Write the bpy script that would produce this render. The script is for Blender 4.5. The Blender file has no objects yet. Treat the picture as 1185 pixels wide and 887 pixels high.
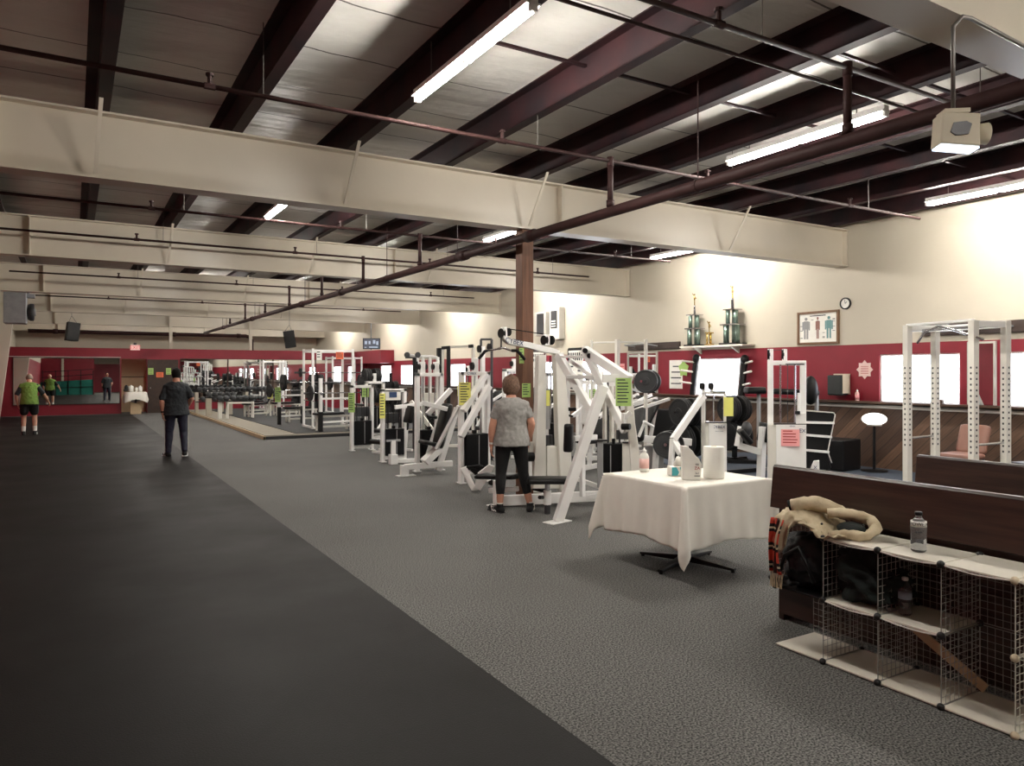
import bpy, bmesh, math, random
from mathutils import Vector, Matrix, noise
random.seed(7)
SC = bpy.context.scene
# ---------------------------------------------------------------- camera
F, CX, HY, H = 851.0, 592.5, 431.0, 1.63       # focal length in pixels of the 1185x887 frame, centre column, horizon row, eye height
YAW = math.atan(507.5/851.0)
SA, CA = math.sin(YAW), math.cos(YAW)
cam = bpy.data.cameras.new('camera'); camo = bpy.data.objects.new('camera', cam)
SC.collection.objects.link(camo); SC.camera = camo
cam.sensor_width = 36; cam.sensor_fit = 'HORIZONTAL'; cam.lens = 36*F/1185; cam.shift_y = -(443.5-HY)/1185
cam.clip_start = .05; cam.clip_end = 200
camo.location = (0, 0, H); camo.rotation_euler = (math.pi/2, 0, -YAW)
# ---------------------------------------------------------------- world, light levels, exposure
EXPOSURE = 0.0
TUBE_E = 305.0
WINDOW_E = 9.0
w = bpy.data.worlds.new('world'); SC.world = w; w.use_nodes = True
w.node_tree.nodes['Background'].inputs[0].default_value = (.75, .85, 1, 1)
w.node_tree.nodes['Background'].inputs[1].default_value = 1.0
SC.view_settings.view_transform = 'Standard'; SC.view_settings.look = 'None'
SC.view_settings.exposure = EXPOSURE; SC.view_settings.gamma = 1; SC.view_settings.use_curve_mapping = False
SC.cycles.max_bounces = 7; SC.cycles.diffuse_bounces = 4; SC.cycles.glossy_bounces = 4
SC.cycles.caustics_reflective = False; SC.cycles.caustics_refractive = False
SC.cycles.sample_clamp_indirect = 6
# ---------------------------------------------------------------- where a picture point lies in the room
def ray(x, y):
    u = (x-CX)/F; return Vector((SA+CA*u, CA-SA*u, -(y-HY)/F))
def T(x, y, t): return Vector((0, 0, H)) + ray(x, y)*t
def G(x, y, z=0): return T(x, y, (z-H)/ray(x, y).z)
def OX(x, y, X): r = ray(x, y); return Vector((0, 0, H)) + r*(X/r.x)
def OY(x, y, Y): r = ray(x, y); return Vector((0, 0, H)) + r*(Y/r.y)
# ---------------------------------------------------------------- materials
def lin(c):
    c = c/255.0
    return c/12.92 if c <= .04045 else ((c+.055)/1.055)**2.4
def rgb(*c): return tuple(lin(v) for v in c)+(1,)
def mat(name, c, rough=.5, metal=0, var=0, scale=8, bump=0, bscale=60, spec=.5, trans=0, emit=0, c2=None, coord='Object', stretch=None):
    m = bpy.data.materials.new(name); m.use_nodes = True
    nt = m.node_tree; N = nt.nodes; L = nt.links; b = N['Principled BSDF']
    c = rgb(*c)
    b.inputs['Base Color'].default_value = c; b.inputs['Roughness'].default_value = rough
    b.inputs['Metallic'].default_value = metal; b.inputs['Specular IOR Level'].default_value = spec
    b.inputs['Transmission Weight'].default_value = trans
    if emit: b.inputs['Emission Color'].default_value = c; b.inputs['Emission Strength'].default_value = emit
    if not emit:
        tc = N.new('ShaderNodeTexCoord'); mp = N.new('ShaderNodeMapping'); L.new(tc.outputs[coord], mp.inputs[0])
        if stretch: mp.inputs['Scale'].default_value = stretch
        n = N.new('ShaderNodeTexNoise'); n.inputs['Scale'].default_value = scale; n.inputs['Detail'].default_value = 5
        L.new(mp.outputs[0], n.inputs['Vector'])
        mx = N.new('ShaderNodeMix'); mx.data_type = 'RGBA'
        v = var or .04
        d = rgb(*c2) if c2 else tuple(k*(1-v) for k in c[:3])+(1,)
        e = c if c2 else tuple(min(1, k*(1+v)) for k in c[:3])+(1,)
        mx.inputs[6].default_value = d; mx.inputs[7].default_value = e
        rp = N.new('ShaderNodeMapRange'); rp.inputs[1].default_value = .3; rp.inputs[2].default_value = .7
        L.new(n.outputs[0], rp.inputs[0]); L.new(rp.outputs[0], mx.inputs[0]); L.new(mx.outputs[2], b.inputs['Base Color'])
        if bump:
            n2 = N.new('ShaderNodeTexNoise'); n2.inputs['Scale'].default_value = bscale; n2.inputs['Detail'].default_value = 4
            L.new(mp.outputs[0], n2.inputs['Vector'])
            bp = N.new('ShaderNodeBump'); bp.inputs['Strength'].default_value = bump; bp.inputs['Distance'].default_value = .02
            L.new(n2.outputs[0], bp.inputs['Height']); L.new(bp.outputs[0], b.inputs['Normal'])
    return m
M = dict(
 cream=mat('cream_paint', (194,186,169), .6, var=.03, scale=1.5, bump=.05, bscale=30),
 beam=mat('beam_paint', (210,201,184), .32, var=.05, scale=1.2, bump=.08, bscale=3),
 red=mat('maroon_paint', (128,20,38), .5, var=.06, scale=3),
 purlin=mat('purlin_paint', (56,30,32), .6, var=.25, scale=3, c2=(30,23,27), spec=.2),
 pipe=mat('pipe_paint', (52,33,32), .6, var=.2, scale=6, spec=.2),
 conduit=mat('grey_conduit', (110,106,102), .4, metal=.6),
 post=mat('brown_wood_post', (122,82,58), .6, c2=(92,58,38), scale=6, stretch=(6,6,.5), bump=.1),
 white=mat('white_enamel', (244,243,240), .35, var=.03, scale=5),
 white2=mat('offwhite_enamel', (226,223,214), .4, var=.04, scale=5),
 grey=mat('grey_enamel', (150,150,150), .4),
 dgrey=mat('dark_grey_metal', (62,62,64), .4, metal=.3),
 chrome=mat('chrome', (200,200,205), .15, metal=1),
 black=mat('black_vinyl', (15,15,16), .42, spec=.3, bump=.05, bscale=120),
 stack=mat('black_weight_plate', (10,10,12), .5, spec=.18),
 rubber=mat('black_rubber', (22,22,23), .7, bump=.1, bscale=80),
 iron=mat('grey_iron_plate', (70,72,74), .45, metal=.5, var=.15),
 brownpad=mat('brown_vinyl', (135,95,80), .45),
 pew=mat('dark_stained_wood', (66,46,38), .35, c2=(38,26,22), scale=5, stretch=(3,.35,6), bump=.05, bscale=20),
 ledge=mat('brown_ledge_wood', (96,72,58), .5, c2=(66,48,38), scale=8, stretch=(5,.5,5)),
 plank=mat('dark_board', (62,48,42), .5, c2=(42,32,28), scale=6, stretch=(4,.6,4)),
 strip=mat('pale_strip', (190,186,178), .5),
 shelf=mat('white_laminate', (226,220,206), .4, var=.03),
 wire=mat('wire_grid_steel', (168,166,160), .35, metal=.5),
 wirew=mat('white_wire_grid', (200,196,184), .4),
 conn=mat('black_plastic', (18,18,18), .35), connw=mat('cream_plastic', (210,196,168), .4),
 cloth=mat('white_tablecloth', (236,232,222), .8, var=.02, bump=.08, bscale=200),
 paper=mat('white_paper', (240,238,230), .8), green=mat('green_paper', (172,205,118), .8), yellow=mat('yellow_paper', (236,234,128), .8),
 pink=mat('pink_paper', (245,170,170), .8), orange=mat('orange_paper', (240,120,80), .8), ink=mat('ink', (40,45,55), .7),
 blueink=mat('blue_ink', (40,62,100), .6), redink=mat('red_ink', (170,50,50), .7),
 teal=mat('teal_card', (60,160,170), .6), khaki=mat('khaki_cloth', (212,198,168), .9, c2=(178,162,132), scale=12, bump=.3, bscale=25),
 dcloth=mat('dark_green_cloth', (24,34,32), .95, c2=(14,20,20), scale=14, bump=.3, bscale=30),
 bag=mat('black_nylon', (20,20,24), .6, bump=.3, bscale=40),
 skin=mat('skin', (196,142,118), .55, var=.08, scale=12), skin2=mat('pale_skin', (205,155,130), .55, var=.08, scale=12),
 hairb=mat('brown_hair', (128,98,78), .7, c2=(84,62,48), scale=60, bump=.6, bscale=90), hairk=mat('black_hair', (20,16,14), .85, spec=.2, bump=.4, bscale=90),
 hairg=mat('grey_hair', (150,135,120), .7, bump=.3, bscale=90),
 tgrey=mat('heather_grey_cotton', (158,156,152), .9, c2=(138,136,132), scale=30, bump=.25, bscale=14),
 kblack=mat('black_cotton', (14,14,15), .85, bump=.2, bscale=15), kdark=mat('charcoal_cotton', (38,42,46), .85, bump=.25, bscale=14),
 navy=mat('navy_nylon', (22,24,44), .7, bump=.2, bscale=14), tgreen=mat('lime_cotton', (122,158,72), .85, bump=.25, bscale=14),
 wsock=mat('white_cotton', (225,222,215), .9), trophyg=mat('green_trophy_column', (165,185,172), .2, metal=.6, c2=(40,74,60), scale=26, stretch=(3,3,.2)),
 gold=mat('gold', (190,160,90), .25, metal=.9), wood=mat('picture_frame_wood', (120,88,62), .5),
 glassd=mat('smoked_plastic', (58,62,62), .15), pvc=mat('beige_plastic', (206,196,172), .5), steel=mat('galvanised_steel', (158,160,164), .45, metal=.15, var=.1),
 turf=mat('green_carpet', (20,96,84), .9), tan=mat('tan_board', (196,172,138), .7), dbrown=mat('dark_brown_door', (58,40,30), .6, c2=(44,30,24)),
 pinkl=mat('pink_liquid_bottle', (236,190,182), .3), bluemat=mat('blue_grey_rubber', (62,70,82), .8, var=.1, bump=.1),
 figb=mat('muted_brown_print', (150,110,100), .7), figt=mat('muted_teal_print', (110,150,150), .7),
)
def clear(name, tint=(240,245,248), ior=1.33, rough=.02):
    m = mat(name, tint, rough, trans=1); m.node_tree.nodes['Principled BSDF'].inputs['IOR'].default_value = ior; return m
M['bottle'] = clear('clear_plastic', ior=1.15); M['bottle'].node_tree.nodes['Principled BSDF'].inputs['Transmission Weight'].default_value = .86
def emis(name, c, s):
    m = bpy.data.materials.new(name); m.use_nodes = True; nt = m.node_tree
    b = nt.nodes['Principled BSDF']; b.inputs['Base Color'].default_value = (.04,.04,.04,1)
    b.inputs['Emission Color'].default_value = tuple(lin(v) for v in c)+(1,); b.inputs['Emission Strength'].default_value = s
    return m
M['tube'] = emis('lit_tube', (255,249,240), TUBE_E)
M['win'] = emis('daylight_pane', (238,244,255), WINDOW_E)
M['exit'] = emis('exit_face', (255,200,190), .85); M['exitr'] = emis('exit_letters', (220,20,15), .9)
M['screen'] = emis('screen_blue', (40,52,85), .5); M['screenw'] = emis('screen_white', (190,205,230), .7)
M['lampglass'] = emis('lit_lamp_glass', (255,253,245), 2.2); M['lens'] = emis('lit_lens', (220,235,255), 2.5)
mm = bpy.data.materials.new('mirror'); mm.use_nodes = True
b = mm.node_tree.nodes['Principled BSDF']; b.inputs['Metallic'].default_value = 1; b.inputs['Roughness'].default_value = .01
b.inputs['Base Color'].default_value = (.86,.88,.87,1); M['mirror'] = mm

def nodes_of(m): return m.node_tree, m.node_tree.nodes, m.node_tree.links, m.node_tree.nodes['Principled BSDF']
def math_n(N, L, op, a, b=None):
    n = N.new('ShaderNodeMath'); n.operation = op
    for i, v in enumerate((a, b)):
        if v is None: continue
        if isinstance(v, (int, float)): n.inputs[i].default_value = v
        else: L.new(v, n.inputs[i])
    return n.outputs[0]
def mixc(N, L, f, a, b):
    m = N.new('ShaderNodeMix'); m.data_type = 'RGBA'; L.new(f, m.inputs[0]) if not isinstance(f, float) else None
    for i, v in ((6, a), (7, b)):
        if isinstance(v, tuple): m.inputs[i].default_value = v
        else: L.new(v, m.inputs[i])
    return m.outputs[2]
def carpet():
    m = mat('grey_carpet', (100,97,92), .95); nt, N, L, b = nodes_of(m)
    tc = N.new('ShaderNodeTexCoord')
    n1 = N.new('ShaderNodeTexNoise'); n1.inputs['Scale'].default_value = 95; n1.inputs['Detail'].default_value = 3
    n2 = N.new('ShaderNodeTexNoise'); n2.inputs['Scale'].default_value = .7; n2.inputs['Detail'].default_value = 4
    L.new(tc.outputs['Object'], n1.inputs[0]); L.new(tc.outputs['Object'], n2.inputs[0])
    r = N.new('ShaderNodeMapRange'); r.inputs[1].default_value = .38; r.inputs[2].default_value = .62; L.new(n1.outputs[0], r.inputs[0])
    c = mixc(N, L, r.outputs[0], rgb(40,40,39), rgb(132,131,128))
    c2 = mixc(N, L, n2.outputs[0], rgb(205,203,200), rgb(255,255,255))
    mu = N.new('ShaderNodeMix'); mu.data_type = 'RGBA'; mu.blend_type = 'MULTIPLY'; mu.inputs[0].default_value = 1
    L.new(c, mu.inputs[6]); L.new(c2, mu.inputs[7]); L.new(mu.outputs[2], b.inputs['Base Color'])
    bp = N.new('ShaderNodeBump'); bp.inputs['Strength'].default_value = .25; bp.inputs['Distance'].default_value = .01
    L.new(n1.outputs[0], bp.inputs['Height']); L.new(bp.outputs[0], b.inputs['Normal'])
    return m
M['carpet'] = carpet()
def matfloor():
    m = mat('black_rubber_flooring', (46,45,44), .55, spec=.09); nt, N, L, b = nodes_of(m)
    tc = N.new('ShaderNodeTexCoord'); sx = N.new('ShaderNodeSeparateXYZ'); L.new(tc.outputs['Object'], sx.inputs[0])
    n = N.new('ShaderNodeTexNoise'); n.inputs['Scale'].default_value = .9; n.inputs['Detail'].default_value = 6; L.new(tc.outputs['Object'], n.inputs[0])
    n3 = N.new('ShaderNodeTexNoise'); n3.inputs['Scale'].default_value = 120; L.new(tc.outputs['Object'], n3.inputs[0])
    c = mixc(N, L, n.outputs[0], rgb(16,15,15), rgb(28,26,25))
    fx = math_n(N, L, 'LESS_THAN', math_n(N, L, 'FRACT', math_n(N, L, 'DIVIDE', sx.outputs[1], 3.1)), .004)
    c = mixc(N, L, fx, c, rgb(20,20,20)); L.new(c, b.inputs['Base Color'])
    rr = N.new('ShaderNodeMapRange'); rr.inputs[3].default_value = .4; rr.inputs[4].default_value = .68; L.new(n.outputs[0], rr.inputs[0]); L.new(rr.outputs[0], b.inputs['Roughness'])
    bp = N.new('ShaderNodeBump'); bp.inputs['Strength'].default_value = .15; bp.inputs['Distance'].default_value = .01
    L.new(n3.outputs[0], bp.inputs['Height']); L.new(bp.outputs[0], b.inputs['Normal'])
    return m
M['mat'] = matfloor()
def insul():
    m = mat('ceiling_insulation', (168,164,156), .45); nt, N, L, b = nodes_of(m)
    tc = N.new('ShaderNodeTexCoord'); sx = N.new('ShaderNodeSeparateXYZ'); L.new(tc.outputs['Object'], sx.inputs[0])
    n = N.new('ShaderNodeTexNoise'); n.inputs['Scale'].default_value = .8; n.inputs['Detail'].default_value = 6; L.new(tc.outputs['Object'], n.inputs[0])
    c = mixc(N, L, n.outputs[0], rgb(192,189,182), rgb(240,238,232))
    wob = math_n(N, L, 'ADD', sx.outputs[1], math_n(N, L, 'MULTIPLY', n.outputs[0], .25))
    fr = math_n(N, L, 'FRACT', math_n(N, L, 'DIVIDE', wob, .92))
    c = mixc(N, L, math_n(N, L, 'LESS_THAN', fr, .02), c, rgb(80,76,70)); L.new(c, b.inputs['Base Color'])
    mp = N.new('ShaderNodeMapping'); mp.inputs['Scale'].default_value = (1.2, 5, 1); L.new(tc.outputs['Object'], mp.inputs[0])
    n2 = N.new('ShaderNodeTexNoise'); n2.inputs['Scale'].default_value = 1.3; n2.inputs['Detail'].default_value = 3; L.new(mp.outputs[0], n2.inputs[0])
    tri = math_n(N, L, 'ABSOLUTE', math_n(N, L, 'SUBTRACT', fr, .5))
    h = math_n(N, L, 'ADD', math_n(N, L, 'MULTIPLY', n2.outputs[0], .6), tri)
    bp = N.new('ShaderNodeBump'); bp.inputs['Strength'].default_value = .5; bp.inputs['Distance'].default_value = .12
    L.new(h, bp.inputs['Height']); L.new(bp.outputs[0], b.inputs['Normal'])
    return m
M['insul'] = insul()
def diag():
    m = mat('diagonal_wood_boards', (100,74,58), .6); nt, N, L, b = nodes_of(m)
    tc = N.new('ShaderNodeTexCoord'); sx = N.new('ShaderNodeSeparateXYZ'); L.new(tc.outputs['Object'], sx.inputs[0])
    s = math_n(N, L, 'DIVIDE', math_n(N, L, 'ADD', sx.outputs[1], sx.outputs[2]), .2)
    t = math_n(N, L, 'SUBTRACT', sx.outputs[2], sx.outputs[1])
    idx = math_n(N, L, 'FLOOR', s); fr = math_n(N, L, 'FRACT', s)
    wn = N.new('ShaderNodeTexWhiteNoise'); wn.noise_dimensions = '1D'; L.new(idx, wn.inputs['W'])
    cb = N.new('ShaderNodeCombineXYZ'); L.new(math_n(N, L, 'MULTIPLY', s, 2.5), cb.inputs[0]); L.new(math_n(N, L, 'MULTIPLY', t, .7), cb.inputs[1]); L.new(idx, cb.inputs[2])
    g = N.new('ShaderNodeTexNoise'); g.inputs['Scale'].default_value = 3; g.inputs['Detail'].default_value = 5; L.new(cb.outputs[0], g.inputs[0])
    c = mixc(N, L, wn.outputs[0], rgb(78,56,44), rgb(134,104,82))
    c2 = mixc(N, L, g.outputs[0], rgb(90,70,60), rgb(255,250,245))
    mu = N.new('ShaderNodeMix'); mu.data_type = 'RGBA'; mu.blend_type = 'MULTIPLY'; mu.inputs[0].default_value = .8
    L.new(c, mu.inputs[6]); L.new(c2, mu.inputs[7])
    c = mixc(N, L, math_n(N, L, 'LESS_THAN', fr, .05), mu.outputs[2], rgb(26,18,14)); L.new(c, b.inputs['Base Color'])
    return m
M['diag'] = diag()
def plaid():
    m = mat('plaid_wool', (190,60,45), .9); nt, N, L, b = nodes_of(m)
    tc = N.new('ShaderNodeTexCoord'); sx = N.new('ShaderNodeSeparateXYZ'); L.new(tc.outputs['Object'], sx.inputs[0])
    fz = math_n(N, L, 'FRACT', math_n(N, L, 'DIVIDE', sx.outputs[2], .11)); fy = math_n(N, L, 'FRACT', math_n(N, L, 'DIVIDE', sx.outputs[1], .06))
    c = mixc(N, L, math_n(N, L, 'LESS_THAN', fz, .42), rgb(196,66,48), rgb(28,24,26))
    c = mixc(N, L, math_n(N, L, 'LESS_THAN', math_n(N, L, 'ABSOLUTE', math_n(N, L, 'SUBTRACT', fz, .2)), .05), c, rgb(215,200,170))
    c = mixc(N, L, math_n(N, L, 'LESS_THAN', fy, .3), c, rgb(60,34,34)); L.new(c, b.inputs['Base Color'])
    return m
M['plaid'] = plaid()
# ---------------------------------------------------------------- mesh helpers
def frame_of(d, up=Vector((0,0,1))):
    d = d.normalized()
    if abs(d.dot(up)) > .98: up = Vector((0,1,0))
    s = d.cross(up).normalized(); u = s.cross(d).normalized(); return s, u
class MB:
    def __init__(s): s.v = []; s.f = []
    def _add(s, vs, fs):
        o = len(s.v); s.v += [Vector(v) for v in vs]; s.f += [tuple(i+o for i in f) for f in fs]; return s
    def box(s, c, sz, rz=0, R=None):
        c = Vector(c); R = R or Matrix.Rotation(rz, 3, 'Z')
        a, b, d = [k/2 for k in sz]
        vs = [c+R@Vector((x*a, y*b, z*d)) for x in (-1,1) for y in (-1,1) for z in (-1,1)]
        return s._add(vs, [(0,1,3,2),(4,6,7,5),(0,4,5,1),(2,3,7,6),(0,2,6,4),(1,5,7,3)])
    def bb(s, x0, x1, y0, y1, z0, z1): return s.box(((x0+x1)/2,(y0+y1)/2,(z0+z1)/2), (abs(x1-x0),abs(y1-y0),abs(z1-z0)))
    def bar(s, p, q, w, h=None, w2=None, h2=None, up=(0,0,1)):
        h = h or w; w2 = w2 or w; h2 = h2 or h
        p = Vector(p); q = Vector(q); a, b = frame_of(q-p, Vector(up))
        vs = [p+a*x*w/2+b*y*h/2 for x, y in ((-1,-1),(1,-1),(1,1),(-1,1))]+[q+a*x*w2/2+b*y*h2/2 for x, y in ((-1,-1),(1,-1),(1,1),(-1,1))]
        return s._add(vs, [(3,2,1,0),(4,5,6,7),(0,1,5,4),(1,2,6,5),(2,3,7,6),(3,0,4,7)])
    def tube(s, p, q, r, n=10, r2=None):
        p = Vector(p); q = Vector(q); r2 = r if r2 is None else r2; a, b = frame_of(q-p)
        vs = []
        for c, rr in ((p, r), (q, r2)):
            vs += [c+a*math.cos(k*2*math.pi/n)*rr+b*math.sin(k*2*math.pi/n)*rr for k in range(n)]
        return s._add(vs, [tuple(range(n))[::-1], tuple(range(n, 2*n))]+[(k,(k+1)%n,(k+1)%n+n,k+n) for k in range(n)])
    def path(s, pts, r, n=8):
        pts = [Vector(p) for p in pts]; vs = []; up = Vector((0,0,1)); pa = None
        for i, p in enumerate(pts):
            d = (pts[min(i+1, len(pts)-1)]-pts[max(i-1, 0)])
            a, b = frame_of(d)
            if pa is not None and a.dot(pa) < 0: a, b = -a, -b
            pa = a; rr = r[i] if isinstance(r, (list, tuple)) else r
            vs += [p+a*math.cos(k*2*math.pi/n)*rr+b*math.sin(k*2*math.pi/n)*rr for k in range(n)]
        fs = [tuple(range(n))[::-1], tuple(range((len(pts)-1)*n, len(pts)*n))]
        for i in range(len(pts)-1): fs += [(i*n+k, i*n+(k+1)%n, (i+1)*n+(k+1)%n, (i+1)*n+k) for k in range(n)]
        return s._add(vs, fs)
    def lathe(s, prof, c=(0,0,0), axis=(0,0,1), n=20):   # prof: (radius, height)
        c = Vector(c); ax = Vector(axis).normalized(); a, b = frame_of(ax) if abs(ax.z) < .99 else (Vector((1,0,0)), Vector((0,1,0)))
        vs = []
        for r, h in prof: vs += [c+ax*h+a*math.cos(k*2*math.pi/n)*max(r, 1e-4)+b*math.sin(k*2*math.pi/n)*max(r, 1e-4) for k in range(n)]
        m = len(prof); fs = [tuple(range(n))[::-1], tuple(range((m-1)*n, m*n))]
        for i in range(m-1): fs += [(i*n+k, i*n+(k+1)%n, (i+1)*n+(k+1)%n, (i+1)*n+k) for k in range(n)]
        return s._add(vs, fs)
    def ball(s, c, r, n=14, m=9, sq=(1,1,1), R=None):
        vs = []; c = Vector(c); r3 = r if isinstance(r, (tuple, list)) else (r, r, r)
        for i in range(m+1):
            t = math.pi*i/m
            for k in range(n):
                p = Vector((math.sin(t)*math.cos(k*2*math.pi/n)*r3[0], math.sin(t)*math.sin(k*2*math.pi/n)*r3[1], math.cos(t)*r3[2]))
                vs.append(c+(R@p if R else p))
        fs = []
        for i in range(m): fs += [(i*n+k, (i+1)*n+k, (i+1)*n+(k+1)%n, i*n+(k+1)%n) for k in range(n)]
        return s._add(vs, fs)
    def loft(s, secs, n=20, power=1.0):     # secs: (centre, rx, ry) horizontal ellipses
        vs = []
        for c, rx, ry in secs:
            for k in range(n):
                t = k*2*math.pi/n; cx, sx = math.cos(t), math.sin(t)
                vs.append(Vector(c)+Vector((math.copysign(abs(cx)**power, cx)*rx, math.copysign(abs(sx)**power, sx)*ry, 0)))
        m = len(secs); fs = [tuple(range(n))[::-1], tuple(range((m-1)*n, m*n))]
        for i in range(m-1): fs += [(i*n+k, i*n+(k+1)%n, (i+1)*n+(k+1)%n, (i+1)*n+k) for k in range(n)]
        return s._add(vs, fs)
    def prism(s, poly, d):              # poly: list of 3-D points, d: extrusion vector
        n = len(poly); poly = [Vector(p) for p in poly]; d = Vector(d)
        return s._add(poly+[p+d for p in poly], [tuple(range(n))[::-1], tuple(range(n, 2*n))]+[(k,(k+1)%n,(k+1)%n+n,k+n) for k in range(n)])
    def pad(s, p, q, w, th, up=(0,0,1)):  # upholstered slab with rounded edges between the end centres p and q
        p = Vector(p); q = Vector(q); d = (q-p).normalized(); a, b = frame_of(d, Vector(up)); L = (q-p).length
        prof = [(0,.55),(.02,.85),(.05,1)]; vs = []; rings = []
        for t, k in [(0,.8),(.03,.96),(.1,1),(.9,1),(.97,.96),(1,.8)]:
            c = p+d*L*t; ring = []
            for j in range(12):
                an = j*2*math.pi/12+math.pi/12; x = math.cos(an); y = math.sin(an)
                ring.append(c+a*math.copysign(abs(x)**.45, x)*w/2*k+b*math.copysign(abs(y)**.6, y)*th/2*k)
            vs += ring
        n = 12; m = 6; fs = [tuple(range(n))[::-1], tuple(range((m-1)*n, m*n))]
        for i in range(m-1): fs += [(i*n+k, i*n+(k+1)%n, (i+1)*n+(k+1)%n, (i+1)*n+k) for k in range(n)]
        return s._add(vs, fs)
    def build(s, name, m, parent=None, smooth=False, bevel=0, subsurf=0, local=False):
        me = bpy.data.meshes.new(name)
        off = Vector((0,0,0))
        if parent is not None and not local:
            p = parent
            while p is not None: off += p.location; p = p.parent
        me.from_pydata([tuple(v-off) for v in s.v], [], s.f)
        bm = bmesh.new(); bm.from_mesh(me); bmesh.ops.recalc_face_normals(bm, faces=bm.faces); bm.to_mesh(me); bm.free()
        me.materials.append(m)
        if smooth: 
            for p in me.polygons: p.use_smooth = True
        o = bpy.data.objects.new(name, me); SC.collection.objects.link(o)
        if smooth == 'auto':
            try: me.set_sharp_from_angle(angle=math.radians(40))
            except Exception: pass
        if bevel:
            bv = o.modifiers.new('bevel', 'BEVEL'); bv.width = bevel; bv.segments = 2; bv.limit_method = 'ANGLE'
        if subsurf:
            ss = o.modifiers.new('sub', 'SUBSURF'); ss.levels = ss.render_levels = subsurf
        if parent is not None: o.parent = parent
        return o
def tag(o, label=None, cat=None, group=None, kind=None):
    if label: o['label'] = label
    if cat: o['category'] = cat
    if group: o['group'] = group
    if kind: o['kind'] = kind
    return o
def thing(name, loc, label, cat, group=None, rz=0):
    o = bpy.data.objects.new(name, None); SC.collection.objects.link(o); o.location = loc; o.rotation_euler = (0,0,rz); o.empty_display_size = .1
    return tag(o, label, cat, group)
def struct(o): return tag(o, kind='structure')
def dup(root, loc, rz=None, label=None, group=None):
    def cp(o, par):
        c = o.copy(); SC.collection.objects.link(c)
        if par is not None: c.parent = par
        for ch in [x for x in o.children]: cp(ch, c)
        return c
    c = cp(root, None); c.location = loc
    if rz is not None: c.rotation_euler = (0,0,rz)
    if label: c['label'] = label
    if group: c['group'] = group
    return c
def text(s, size, m, parent, loc, R, name='lettering', ext=.001, local=False):
    cu = bpy.data.curves.new(name, 'FONT'); cu.body = s; cu.size = size; cu.align_x = 'CENTER'; cu.align_y = 'CENTER'; cu.extrude = ext
    cu.materials.append(m); o = bpy.data.objects.new(name, cu); SC.collection.objects.link(o)
    off = Vector((0,0,0)); p = parent
    while p is not None and not local: off += p.location; p = p.parent
    me = bpy.data.meshes.new_from_object(o); bpy.data.objects.remove(o)
    me.transform(Matrix.Translation(Vector(loc)-off) @ R.to_4x4()); me.name = name
    o = bpy.data.objects.new(name, me); SC.collection.objects.link(o); o.parent = parent
    return o
def facing(dirv):      # rotation for text whose reader looks along -dirv (dirv = surface normal)
    z = Vector(dirv).normalized(); x = Vector((0,0,1)).cross(z).normalized(); y = z.cross(x)
    return Matrix((x, y, z)).transposed()
# ================================================================ THE SETTING
XR, XL, YP, YB, YF, ZC = 11.7, -2.3, 32.7, 41.0, -15.0, 4.42
struct(MB().bb(XL-.2, XR+.2, YF, YB, -.1, 0).build('floor', M['carpet']))
struct(MB().bb(XL, 1.92, -3.5, 31.9, 0, .008).build('floor_rubber_track', M['mat']))
struct(MB().bb(9.0, XR-.03, 5.4, 10.4, 0, .012).build('floor_blue_rubber', M['bluemat']))
struct(MB().bb(XL-.2, XR+.2, YF, YB, ZC, ZC+.1).build('ceiling', M['insul']))
struct(MB().bb(XR, XR+.2, YF, YB, 2.11, ZC).build('wall_right', M['cream']))
WINS = [(1.7,2.95), (4.25,5.55), (6.18,7.5), (10.4,11.77), (14.75,16.0), (16.6,17.9), (22.8,24.0), (27.4,28.7), (29.75,31.0)]
band = MB().bb(XR, XR+.2, YF, YB, 1.93, 2.11); y0 = YF
for a, c in WINS: band.bb(XR, XR+.2, y0, a, 1.12, 1.93); y0 = c
band.bb(XR, XR+.2, y0, YB, 1.12, 1.93)
struct(band.build('wall_right_maroon_band', M['red']))
struct(MB().bb(XR-.02, XR+.2, YF, YP, 0, 1.12).build('wall_right_wainscot', M['diag']))
struct(MB().bb(XR-.14, XR, 2.0, YP, 1.1, 1.135).build('trim_1', M['ledge']))
struct(MB().bb(XR-.05, XR-.02, 2.0, YP, 1.02, 1.075).build('trim_2', M['strip']))
for i, (a, c) in enumerate(WINS):
    o = struct(MB().bb(XR+.1, XR+.11, a, c, 1.12, 1.93).build('window_%d' % (i+1), M['win']))
    fr = MB().bb(XR+.03, XR+.1, a, c, 1.12, 1.15).bb(XR+.03, XR+.1, a, c, 1.9, 1.93).bb(XR+.03, XR+.1, a, a+.03, 1.15, 1.9).bb(XR+.03, XR+.1, c-.03, c, 1.15, 1.9)
    fr.build('window_frame', M['white'], o)
struct(MB().bb(XL-.2, XL, YF, YB, 2.6, ZC).build('wall_left', M['cream']))
struct(MB().bb(XL-.2, XL, YF, YB, 0, 2.6).build('wall_left_maroon_band', M['red']))
struct(MB().bb(XL, XR, YB, YB+.2, 0, ZC).build('wall_back', M['cream']))
struct(MB().bb(XL, XR, YF-.2, YF, 2.7, ZC).build('wall_front', M['cream']))
struct(MB().bb(XL, XR, YF-.2, YF, 0, 2.7).build('wall_front_maroon_band', M['red']))
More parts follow.
